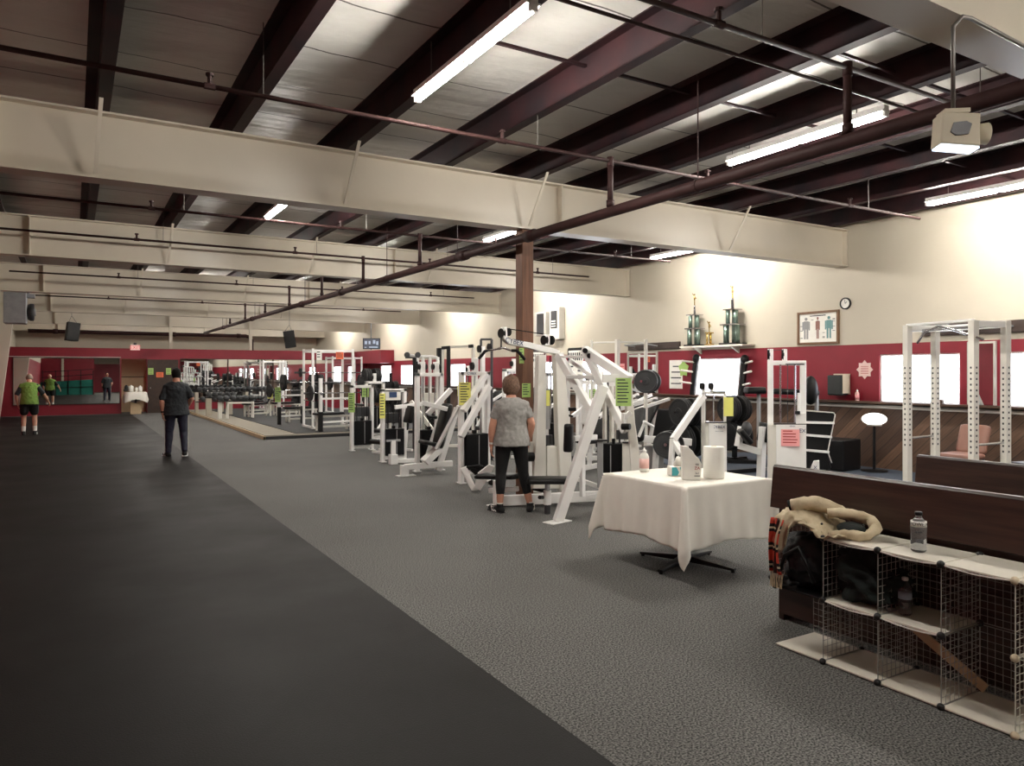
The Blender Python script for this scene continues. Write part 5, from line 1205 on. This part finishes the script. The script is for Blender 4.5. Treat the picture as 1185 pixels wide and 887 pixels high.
# ================================================================ SECOND ROW, NEARER THE WINDOWS
G2 = 'white weight machines in the second row by the windows'
def full_machine(loc, h, label, ang=190, note_m=None, lean=15, knee=True, arms=True, st=.75):
    o = thing('selector_machine', loc, label, 'weight machine', G2); X, Y, _ = loc
    tower(o, X, Y, .45, h, st)
    bar(o, 'pulley_bracket', 'white', (X+.22,Y,h-.02), (X+.22,Y,h+.2), .08, .06, up=(0,1,0)); pulley(o, (X+.16,Y,h+.1), (1,0,0), .055)
    unit(o, X+.3, Y-.85, ang, .48, lean, .65, knee=knee, arms=arms)
    if note_m: note(o, (X-.04,Y-.06,1.15), .16, .28, (-.4,-1,0), note_m)
    return o
full_machine((7.0,10.6,0), 1.62, 'white weight machine seen through the slanted row frame', 200)
full_machine((9.0,11.9,0), 1.45, 'white weight machine behind the woman in the second row', 170, 'green', 30)
full_machine((7.4,12.7,0), 1.7, 'white weight machine behind the reclined one, second row', 190, None, 10)
full_machine((8.7,17.2,0), 1.6, 'white weight machine left of the black cage in the second row', 200, 'yellow', 20)
full_machine((9.9,13.3,0), 1.5, 'white weight machine close to the exercise charts', 180, None, 25, knee=False)
full_machine((9.2,15.6,0), 1.65, 'white weight machine by the window left of the timber column', 190, None, 15)
full_machine((6.3,19.9-2.2,0), 1.4, 'smallest white weight machine beside the platform corner', 200, 'green', 20, arms=False)
# big black plates leaning machine: low white plate bench behind the spray bottle
o = machine('plate_loaded_press', (7.5,8.1,0), 'low white plate loaded press behind the table with a big dark plate')
t_ = 10.8
bar(o, 'cross_beam', 'white', T(744,508,t_), T(800,512,t_), .09, .1); bar(o, 'leg', 'white', T(757,HY+1387/t_,t_), T(760,512,t_), .07, .07, up=(0,1,0)); bar(o, 'leg', 'white', T(795,HY+1387/t_,t_), T(793,512,t_), .07, .07, up=(0,1,0))
MB().prism([T(745,516,t_+.05),T(768,516,t_+.05),T(768,550,t_+.05),T(745,550,t_+.05)], ray(756,HY)*.3).build('stack_cover', M['grey'], o, bevel=.02)
n_ = Vector((-.75,-.66,0)); plate(o, T(771,515,t_-.2), n_, .19, .05, 'iron'); plate(o, T(775,515,t_-.12), n_, .21, .05, 'rubber'); tub(o, 'plate_peg', 'chrome', T(770,515,t_-.3), T(778,514,t_), .025)
bar(o, 'handle_arm', 'white', T(739,506,t_-.2), T(746,489,t_-.2), .03, .04); tub(o, 'hand_grip', 'white', T(745,488,t_-.25), T(756,494,t_-.1), .02); MB().pad(T(737,512,t_), T(739,474,t_+.2), .3, .08, up=(1,0,0)).build('backrest', M['black'], o, smooth=True)
# thin tall squat rack with one hanging plate
o = machine('squat_rack', (8.1,9.5,0), 'thin tall white rack holding a grey plate left of the calendar', 'rack')
t_ = 12.6; g_ = HY+1387/t_
def up(x, y0, t, r=.05, m='white2'): return bar(o, 'upright', m, T(x,HY+1387/t,t), T(x,y0,t), r, r, up=(0,1,0))
up(684.5,394,13.5,.035); up(714.5,393,12.4,.065); up(747.2,393,12.6,.05)
bar(o, 'top_tube', 'white2', T(684,397,13.4), T(714,396,12.4), .03, .03); bar(o, 'top_tube', 'white2', T(714,396,12.4), T(747,397,12.6), .03, .03); bar(o, 'base_tube', 'white2', G(714,g_-1,.04), G(747,g_-1,.04), .06, .06)
plate(o, T(747.5,441.5,12.4), (-.8,-.6,0), .2, .05, 'iron'); plate(o, T(751.5,441.5,12.6), (-.8,-.6,0), .2, .05, 'iron'); tub(o, 'plate_peg', 'chrome', T(742,441.5,12.2), T(762,441.5,13), .022)
# plates and dark storage near the window with the tilted racks
p = T(795,470,13.2); plate_tree((p.x,p.y,0.002), 'black plate tree under the tilted rack left of the trophies window', 1.15, ((.4,.3),(.9,.26)))
p = T(850,480,13.6); plate_tree((p.x,p.y,0.002), 'black plate tree behind the yellow note', 1.2, ((.45,.26),(.95,.24)))
def tilted(x0, y0, x1, y1, label, s):
    a, b_ = OX(x0,y0,XR-.09), OX(x1,y1,XR-.1); a.z = 1.13
    o = thing('tilted_bar_rack', tuple(a), label, 'rack')
    bar(o, 'rail', 'black', a, b_, .12, .06, up=(1,0,0)); bar(o, 'rail', 'white', a+Vector((0,-.1*s,0)), b_+Vector((0,-.1*s,0)), .03, .03)
    for f_ in (.3, .6, .85):
        c = a.lerp(b_, f_); tub(o, 'peg', 'white2', c, c+Vector((-.12,.3*s,.04)), .022, 8)
    MB().ball(a.lerp(b_,.95), (.08,.09,.1), 12, 8).build('top_knob', M['black'], o, smooth=True)
    return o
tilted(801,455,806,413,'dark tilted bar rack with white pegs left of the trophies window', 1)
tilted(858,456,862,414,'dark tilted bar rack with pegs right of the trophies window', -1)
p = OX(773,495,XR-.5)
tag(MB().bb(p.x-.2,p.x+.3,p.y-.4,p.y+.35,0.0,.82).build('dark_speaker_cabinet', M['black'], bevel=.02), 'dark cabinet against the wainscot below the calendar', 'cabinet')
# leg curl machine
o = machine('leg_curl_bench', (8.9,7.75,0), 'white leg curl bench with black roller right of the yellow note', 'bench')
t_ = 11.2; gy = HY+1387/t_
bar(o, 'support_arm', 'white', T(855,516,t_), T(882,524,t_), .09, .1); bar(o, 'support_post', 'white', T(854,517,t_), T(858,494,t_), .08, .09, up=(0,1,0)); bar(o, 'rear_post', 'white', T(880,gy,t_), T(883,494,t_), .1, .09, up=(0,1,0))
MB().pad(T(856,498,t_-.1), T(868,513,t_-.1), .25, .08).build('thigh_pad', M['black'], o, smooth=True); MB().ball(T(864,497,t_-.1), (.08,.08,.12), 14, 10).build('roller', M['dgrey'], o, smooth=True)
MB().pad(T(885,512,t_), T(889,490,t_), .3, .09, up=(1,0,0)).build('backrest', M['black'], o, smooth=True); bar(o, 'base_rail', 'black', G(842,546.5,.05), G(880,543.5,.05), .06, .06); bar(o, 'base_rail', 'black', G(842,534,.05), G(876,535,.05), .06, .06)
# dark preacher stand behind the tall tower
o = machine('preacher_stand', (10.3,8.3,0), 'dark padded stand with grey posts behind the tall tower', 'bench')
t_ = 12.4; gy = HY+1387/t_
MB().pad(T(863,452,t_), T(884,452,t_), .3, .12).build('arm_pad', M['black'], o, smooth=True); MB().pad(T(893,453,t_), T(946,455,t_), .2, .1).build('arm_pad', M['black'], o, smooth=True)
for x in (878, 945): bar(o, 'post', 'grey', T(x,gy,t_), T(x,455,t_), .05, .05, up=(0,1,0))
bar(o, 'base_rail', 'grey', G(878,gy,.04), G(945,gy,.04), .06, .05)
MB().ball(T(938,452,t_-.3), (.12,.12,.24), 18, 12).build('hanging_pad', M['black'], o, smooth=True)
# cable crossover and black cage by the windows
o = machine('cable_crossover', (6.4,14.4,0), 'white curved top cable station with two small wheels beside the black cage')
t_ = 15.6; gy = HY+1387/t_
for x in (483, 489.5, 497.5, 506.5): bar(o, 'upright', 'white', T(x,gy,t_+.2*(x%2)), T(x,413.5,t_), .06, .06, up=(0,1,0))
MB().path([T(470,411,t_),T(484,413,t_),T(500,413,t_),T(505,414,t_),T(507,418,t_),T(507,428,t_)], .035, 8).build('top_frame', M['white'], o, smooth=True)
for x in (471, 483.5): pulley(o, T(x,411,t_-.05), (0,1,0), .06, 'dgrey')
bar(o, 'pulley_arm', 'dgrey', T(469,414,t_), T(484,414,t_), .04, .04); bar(o, 'black_column', 'black', T(480.5,gy,t_), T(480.5,414,t_), .09, .09, up=(0,1,0))
WB2 = lambda name, m, x0, x1, y0, y1: MB().prism([T(x0,y1,t_),T(x1,y1,t_),T(x1,y0,t_),T(x0,y0,t_)], ray((x0+x1)/2,HY)*.1).build(name, M[m], o, bevel=.006)
WB2('stack_cover','white2',488,506,455,gy); WB2('weight_stack','stack',491,503,470,gy-3)
o = machine('power_cage', (7.3,14.7,0), 'tall black and white power cage in front of the window by the second row', 'power rack')
t_ = 16.2; gy = HY+1387/t_
for x, m_, r in ((508.5,'black',.1),(512,'white2',.06),(519,'black',.07),(547.5,'white2',.06)): bar(o, 'upright', m_, T(x,gy,t_), T(x,403 if x < 540 else 401,t_), r, r, up=(0,1,0))
bar(o, 'top_bar', 'white2', T(511,402.5,t_), T(548,400.5,t_), .05, .05); bar(o, 'bar_sleeve', 'black', T(511,403,t_-.05), T(521,402.2,t_-.05), .07, .07); bar(o, 'bar_sleeve', 'black', T(542,401,t_-.05), T(548,400.6,t_-.05), .07, .07)
bar(o, 'base_tube', 'white2', G(508,gy-.5,.04), G(548,gy-.5,.04), .06, .06)
o = machine('cable_station', (6.4,12.1,0), 'thin framed tall cable station with black pulleys left of the pulldown arm')
t_ = 13.6; gy = HY+1387/t_
for x in (556.5, 569): bar(o, 'upright', 'dgrey', T(x,gy,t_), T(x,393,t_), .04, .04, up=(0,1,0))
bar(o, 'top_bar', 'dgrey', T(556,393,t_), T(569.5,393,t_), .04, .04)
bar(o, 'white_post', 'white', T(558.5,gy,t_-.3), T(558.5,401,t_-.3), .07, .07, up=(0,1,0)); pulley(o, T(554.5,404,t_-.35), (1,0,0), .07); pulley(o, T(566,402,t_-.2), (1,0,0), .07)
bar(o, 'grip_bar', 'black', T(555,414,t_-.6), T(562,406,t_-.6), .06, .05)
o = machine('seated_machine', (8.3,10.3,0), 'white and black seated machine seen between the pulldown columns and the slanted frame')
unit(o, 8.3, 10.6, 150, .5, 25, .6)
bar(o, 'frame_post', 'white', (8.0,11.0,0), (8.0,11.0,1.5), .09, .09, up=(0,1,0)); bar(o, 'top_bar', 'white', (8.0,11.0,1.45), (8.7,10.7,1.4), .07, .07)
MB().box(T(681,480,11.5), (.28,.12,.3), .4).build('white_guard', M['white'], o, bevel=.03)
# machines behind the camera so the far mirrors show more gym
for i, (x, y) in enumerate(((4.2,-9),(6.5,-9.5),(8.5,-8),(5.5,-12))):
    full_machine((x,y,0), 1.6, 'white weight machine seen only in the far mirrors, %s of the four' % ['leftmost','second','rightmost','backmost'][i], 90, None)
# ================================================================ PEOPLE
def chain(q, pts, n=14):      # pts: (point, radius) joints; tapered limbs with round joints
    for (p, r), (p2, r2) in zip(pts, pts[1:]): q.tube(p, p2, r, n, r2)
    for p, r in pts: q.ball(p, r, n, 8)
    return q
def fuse(o, vox, sm=6, sub=None):
    rm = o.modifiers.new('fuse', 'REMESH'); rm.mode = 'VOXEL'; rm.voxel_size = vox; rm.use_smooth_shade = True
    s = o.modifiers.new('smooth', 'SMOOTH'); s.iterations = sm; s.factor = .5
    return o
def wrinkle(o, amp, size, seed=0):
    tx_ = bpy.data.textures.new('folds', 'CLOUDS'); tx_.noise_scale = size; tx_.noise_depth = 3
    d = o.modifiers.new('folds', 'DISPLACE'); d.texture = tx_; d.strength = amp; d.mid_level = .5; d.texture_coords = 'LOCAL'
    return o
def hand(q, w, e, palm_n, side, s=1.0, curl=.5):
    # w wrist, e elbow: the hand continues the forearm; side = which way the thumb points
    d = (w-e).normalized(); th = Vector(side).normalized(); th = (th-d*th.dot(d)).normalized(); pn = Vector(palm_n); pn = (pn-d*pn.dot(d)-th*pn.dot(th)).normalized()
    R = Matrix((th, pn, d)).transposed()
    q.ball(w+d*.045*s, (.04*s,.018*s,.055*s), 14, 10, R=R)
    for k, L in enumerate((.068,.078,.073,.056)):
        b0 = w+d*.085*s+th*(.027-.018*k)*s; k1 = b0+(d*math.cos(curl*.5)+pn*math.sin(curl*.5))*L*.5*s; k2 = k1+(d*math.cos(curl*1.3)+pn*math.sin(curl*1.3))*L*.5*s
        chain(q, [(b0-d*.02*s,.0095*s),(k1,.0085*s),(k2,.0072*s)], 8)
    b0 = w+d*.03*s+th*.032*s; k1 = b0+(d*.7+th*.7)*.035*s; k2 = k1+(d*.9+th*.25+pn*.2)*.032*s
    chain(q, [(b0,.012*s),(k1,.0105*s),(k2,.0085*s)], 8)
def person(base, H_, rz, J, label, skin='skin', build=1.0, group=None):
    """J: joints in metres for this figure, facing +y, x to its right, origin between the feet."""
    base = Vector(base); Rz = Matrix.Rotation(rz, 3, 'Z')
    P = {k: Rz@Vector(v)+base for k, v in J.items() if k not in ('curl', 'look')}
    r = lambda v: v*build
    q = MB()
    hd = P['head']; nk = P['neck']; fw = Rz@Vector((0,1,0)); rt = Rz@Vector((1,0,0)); s = H_/1.7
    hf = Rz@Vector(J.get('look', (0,1,0))); hf.normalize(); hr = hf.cross(Vector((0,0,1))).normalized(); hu = hr.cross(hf).normalized(); RH = Matrix((hr, hf, hu)).transposed()
    q.ball(hd, (.074*s,.09*s,.108*s), 22, 16, R=RH); q.ball(hd+hf*.035*s-hu*.055*s, (.05*s,.055*s,.055*s), 16, 12, R=RH)
    q.tube(hd+hf*.09*s-hu*.005*s, hd+hf*.108*s-hu*.03*s, .009*s, 8, .014*s)
    for sd in (-1, 1):
        q.ball(hd+hr*sd*.076*s-hu*.008*s-hf*.005*s, (.012*s,.02*s,.032*s), 10, 8, R=RH); q.ball(hd+hr*sd*.03*s+hf*.078*s+hu*.008*s, .013*s, 10, 8)
    q.ball(hd+hf*.088*s-hu*.052*s, (.022*s,.01*s,.008*s), 10, 6, R=RH)
    chain(q, [(nk-Vector((0,0,.04)),.062*s*build),(hd-hu*.06*s,.055*s)])
    # torso
    hp = P['pelvis']; ch = P['chest']; bl = P['belly']
    torso = [(hp-Vector((0,0,.09)),.10,.09),(hp,.16,.115),(bl,.145,.105),(ch,.165,.115),(ch+(nk-ch)*.45,.155,.095),(ch+(nk-ch)*.75,.115,.075),(nk-Vector((0,0,.015)),.06,.055)]
    def ell(secs, g):
        vs = []; n = 24
        for c, a, b_ in secs:
            for k in range(n): t = k*2*math.pi/n; vs.append(c+rt*math.cos(t)*(a*s*build+g)+fw*math.sin(t)*(b_*s*build+g))
        m = len(secs); fs = [tuple(range(n))[::-1], tuple(range((m-1)*n, m*n))]
        for i in range(m-1): fs += [(i*n+k,i*n+(k+1)%n,(i+1)*n+(k+1)%n,(i+1)*n+k) for k in range(n)]
        return vs, fs
    q._add(*ell(torso, 0))
    for sd in ('l', 'r'):
        chain(q, [(P['sh_'+sd],.052*s*build),(P['el_'+sd],.04*s*build),(P['el_'+sd].lerp(P['wr_'+sd],.35),.04*s*build),(P['wr_'+sd],.026*s)])
        chain(q, [(P['hp_'+sd],.088*s*build),(P['kn_'+sd],.055*s*build),(P['kn_'+sd].lerp(P['an_'+sd],.3),.056*s*build),(P['an_'+sd],.036*s)])
        f0 = P['an_'+sd]; ft = P['to_'+sd]; chain(q, [(f0-Vector((0,0,.03)),.034*s),(f0.lerp(ft,.5)-Vector((0,0,.012)),.03*s),(ft,.024*s)])
        hand(q, P['wr_'+sd], P['el_'+sd], Rz@Vector((1 if sd == 'l' else -1,0,0)), fw, s*1.0, J.get('curl', .6))
    o = q.build('person', M[skin], None); fuse(o, .0075, 4); tag(o, label, 'person', group)
    return o, P, s, ell, RH, (hf, hr, hu), rt, fw
def shirt(o, P, s, ell, rt, fw, build, m, hem, slv=.62, g=.016, flare=.02, name='shirt', neck=.075):
    q = MB(); hp, bl, ch, nk = P['pelvis'], P['belly'], P['chest'], P['neck']
    secs = [(Vector((hp.x,hp.y,hem)),.17+flare,.13+flare),(hp,.168+flare*.6,.125+flare*.5),(bl,.152,.115),(ch,.165,.118),(ch+(nk-ch)*.45,.158,.102),(ch+(nk-ch)*.72,.125,.084),(nk-Vector((0,0,.012)),neck,.062)]
    q._add(*ell(secs, g))
    for sd in ('l', 'r'):
        a, e = P['sh_'+sd], P['el_'+sd]; chain(q, [(a.lerp(nk,.35)-Vector((0,0,.02)),.05*s*build),(a,.045*s*build+g*.8),(a.lerp(e,slv),.045*s*build+g)])
    c = q.build(name, M[m], o, local=True); fuse(c, .012, 5); wrinkle(c, .03, .07); return c
def shoes(o, P, sd, s, m, sole='white', stripe=True):
    a, t = P['an_'+sd], P['to_'+sd]; d = (t-a); d.z = 0; d.normalize(); sx = Vector((-d.y, d.x, 0)); zt = min(t.z, a.z-.04)
    q = MB(); heel = Vector((a.x,a.y,a.z-.055))-d*.035; toe = Vector((t.x,t.y,t.z))+d*.02
    chain(q, [(heel,.042*s),(heel.lerp(toe,.35)+Vector((0,0,.01)),.045*s),(heel.lerp(toe,.75)-Vector((0,0,.008)),.042*s),(toe,.034*s)])
    q.tube(Vector((a.x,a.y,a.z-.02)), Vector((a.x,a.y,a.z+.02)), .044*s, 12, .046*s)
    c = q.build('shoe', M[m], o, local=True); fuse(c, .009, 3)
    q = MB(); R = Matrix((d, sx, Vector((0,0,1)))).transposed(); L = (toe-heel).length
    dn = Vector((0,0,.034*s)); q.bar(heel-d*.03-dn, toe+d*.03-dn*.8, .078*s, .018*s)
    q.build('sole', M[sole], c, bevel=.008, local=True)
    if stripe:
        q = MB()
        for k, f_ in enumerate((.3,.45,.6)):
            for e in (-1, 1): b0 = heel.lerp(toe, f_)+sx*e*.043*s; q.bar(b0-Vector((0,0,.02)), b0+d*.035+Vector((0,0,.03))-sx*e*.012, .012, .006)
        q.build('side_stripe', M['paper'], c, local=True)
# note: children of a person are given in room coordinates because the body mesh sits at the room origin
def hair(o, hd, s, ax, m, k=(1.12,1.1,1.08), off=(-.012,.01), cut=-.03, poof=0):
    hf, hr, hu = ax; q = MB(); R = Matrix((hr, hf, hu)).transposed()
    q.ball(hd+hf*off[0]+hu*off[1], (.078*s*k[0],.09*s*k[1],.105*s*k[2]), 26, 18, R=R); c0 = hd; vs = []
    for v in q.v:
        d = v-c0; f_, u_ = d.dot(hf), d.dot(hu)
        if f_ > .03 and u_ < .045: v = c0+hf*min(f_, .03)+hr*d.dot(hr)*.96+hu*u_      # opens the face
        if u_ < cut-.045: v = v+hu*((cut-.045)-u_)*.8
        if poof: v = v+d.normalized()*poof*abs(noise.noise(v*38))
        vs.append(v)
    q.v = vs; return q.build('hair', M[m], o, smooth=True, local=True)
# --- the woman in the grey tee
c = G(592,593); 
Jw = dict(head=(-.01,.02,1.485), neck=(-.005,0,1.35), chest=(0,-.01,1.2), belly=(0,.0,1.02), pelvis=(0,0,.88), look=(-.12,1,-.06),
 sh_l=(-.155,0,1.245), el_l=(-.225,-.03,.99), wr_l=(-.235,.0,.77), sh_r=(.155,0,1.245), el_r=(.235,.0,1.03), wr_r=(.2,.09,.81),
 hp_l=(-.09,0,.82), kn_l=(-.125,.02,.45), an_l=(-.135,-.02,.085), to_l=(-.235,.11,.035), hp_r=(.09,0,.82), kn_r=(.135,.06,.45), an_r=(.215,.05,.085), to_r=(.245,.2,.035), curl=.7)
o, P, s, ell, RH, ax, rt, fw = person((c.x,c.y,0), 1.6, -YAW*.0-math.atan2(c.x,c.y), Jw, 'person in grey tee and black cropped leggings facing the pulldown machine', 'skin', 1.12)
shirt(o, P, s, ell, rt, fw, 1.12, 'tgrey', .775, .5, .014, .028)
q = MB(); hp = P['pelvis']
q._add(*ell([(hp-Vector((0,0,.1)),.12,.1),(hp,.165,.12),(P['belly'],.14,.1)], .008))
for sd in 'lr': chain(q, [(P['hp_'+sd],.103),(P['kn_'+sd],.065),(P['kn_'+sd].lerp(P['an_'+sd],.3),.063),(P['kn_'+sd].lerp(P['an_'+sd],.62),.05)])
cl = q.build('leggings', M['kblack'], o, local=True); fuse(cl, .011, 5)
for sd in 'lr':
    shoes(o, P, sd, s, 'kblack', 'black'); MB().tube(P['an_'+sd]-Vector((0,0,.02)), P['an_'+sd]+Vector((0,0,.03)), .037, 14, .036).build('ankle_sock', M['wsock'], o, smooth='auto', local=True)
hair(o, P['head'], s, ax, 'hairb', (1.36,1.2,1.25), (-.016,-.012), -.07, .02)
w_ = P['wr_l'].lerp(P['el_l'],.12); MB().tube(w_, w_+(P['el_l']-P['wr_l']).normalized()*.022, .031, 16).build('bracelet', M['paper'], o, smooth='auto', local=True)
# --- the man in black walking away
c = G(204,528.5)
Jm = dict(head=(-.0,.06,1.60), neck=(0,.02,1.46), chest=(0,0,1.3), belly=(0,-.01,1.1), pelvis=(0,-.01,.93), look=(0,1,-.35),
 sh_l=(-.165,.0,1.35), el_l=(-.25,-.04,1.08), wr_l=(-.235,-.03,.83), sh_r=(.165,.0,1.35), el_r=(.27,-.05,1.13), wr_r=(.235,.16,1.0),
 hp_l=(-.1,0,.87), kn_l=(-.12,.06,.48), an_l=(-.14,.03,.085), to_l=(-.2,.19,.035), hp_r=(.1,0,.87), kn_r=(.13,.02,.46), an_r=(.145,-.16,.12), to_r=(.16,-.02,.035), curl=1.0)
o, P, s, ell, RH, ax, rt, fw = person((c.x,c.y,0), 1.74, -math.atan2(c.x,c.y), Jm, 'person in charcoal tee and dark navy track pants walking away on the black track', 'skin', 1.12)
shirt(o, P, s, ell, rt, fw, 1.12, 'kdark', .80, .8, .02, .02)
q = MB(); hp = P['pelvis']
q._add(*ell([(hp-Vector((0,0,.1)),.12,.11),(hp,.165,.125),(P['belly'],.14,.1)], .01))
for sd in 'lr': chain(q, [(P['hp_'+sd],.108),(P['kn_'+sd],.075),(P['kn_'+sd].lerp(P['an_'+sd],.5),.066),(P['an_'+sd]+Vector((0,0,.01)),.056)])
cl = q.build('track_pants', M['navy'], o, local=True); fuse(cl, .012, 4); wrinkle(cl, .018, .08)
q = MB()
for sd, k in (('l',-1),('r',1)):
    q.path([P['hp_'+sd]+rt*k*.112, P['kn_'+sd]+rt*k*.079, P['kn_'+sd].lerp(P['an_'+sd],.5)+rt*k*.07, P['an_'+sd]+rt*k*.06], .008, 6)
q.build('side_piping', M['strip'], o, local=True)
for sd in 'lr': shoes(o, P, sd, s*1.05, 'kblack', 'white')
hair(o, P['head'], s, ax, 'hairk', (1.06,1.08,1.16), (-.016,-.002), -.05)
w_ = P['wr_l'].lerp(P['el_l'],.1); MB().tube(w_, w_+(P['el_l']-P['wr_l']).normalized()*.03, .034, 16).build('wristwatch', M['black'], o, smooth='auto', local=True)
# --- the older man in the green tee
c = G(34,503.5)
Jo = dict(head=(.0,.15,1.49), neck=(0,.07,1.38), chest=(0,.01,1.24), belly=(0,-.05,1.04), pelvis=(0,-.06,.88), look=(0,1,-.45),
 sh_l=(-.165,.02,1.27), el_l=(-.28,-.05,1.03), wr_l=(-.25,.0,.80), sh_r=(.165,.02,1.27), el_r=(.32,-.05,1.05), wr_r=(.42,.08,.86),
 hp_l=(-.1,-.04,.82), kn_l=(-.12,.02,.46), an_l=(-.13,-.03,.085), to_l=(-.15,.12,.035), hp_r=(.1,-.04,.82), kn_r=(.115,.05,.46), an_r=(.12,.0,.085), to_r=(.14,.15,.035), curl=.7)
o, P, s, ell, RH, ax, rt, fw = person((c.x,c.y,0), 1.66, -math.atan2(c.x,c.y), Jo, 'stooped person in lime tee and black shorts near the far left mirror', 'skin2', 1.08)
shirt(o, P, s, ell, rt, fw, 1.1, 'tgreen', .80, .1, .02, .015)
for sd in 'lr':
    q = MB(); chain(q, [(P['sh_'+sd],.062),(P['sh_'+sd].lerp(P['el_'+sd],.85),.06)])
    cl = q.build('dark_sleeve', M['kdark'], o, local=True); fuse(cl, .012, 3)
q = MB(); hp = P['pelvis']
q._add(*ell([(hp-Vector((0,0,.12)),.14,.12),(hp,.165,.125),(P['belly']-Vector((0,0,.06)),.14,.1)], .012))
for sd in 'lr': chain(q, [(P['hp_'+sd],.11),(P['hp_'+sd].lerp(P['kn_'+sd],.62),.1)])
cl = q.build('shorts', M['kblack'], o, local=True); fuse(cl, .012, 4)
for sd in 'lr':
    shoes(o, P, sd, s*1.05, 'kblack', 'white'); MB().tube(P['an_'+sd]-Vector((0,0,.02)), P['kn_'+sd].lerp(P['an_'+sd],.62), .044, 14, .052).build('sock', M['wsock'], o, smooth='auto', local=True)
hair(o, P['head'], s, ax, 'hairg', (1.03,1.03,.85), (-.012,-.012), -.02)
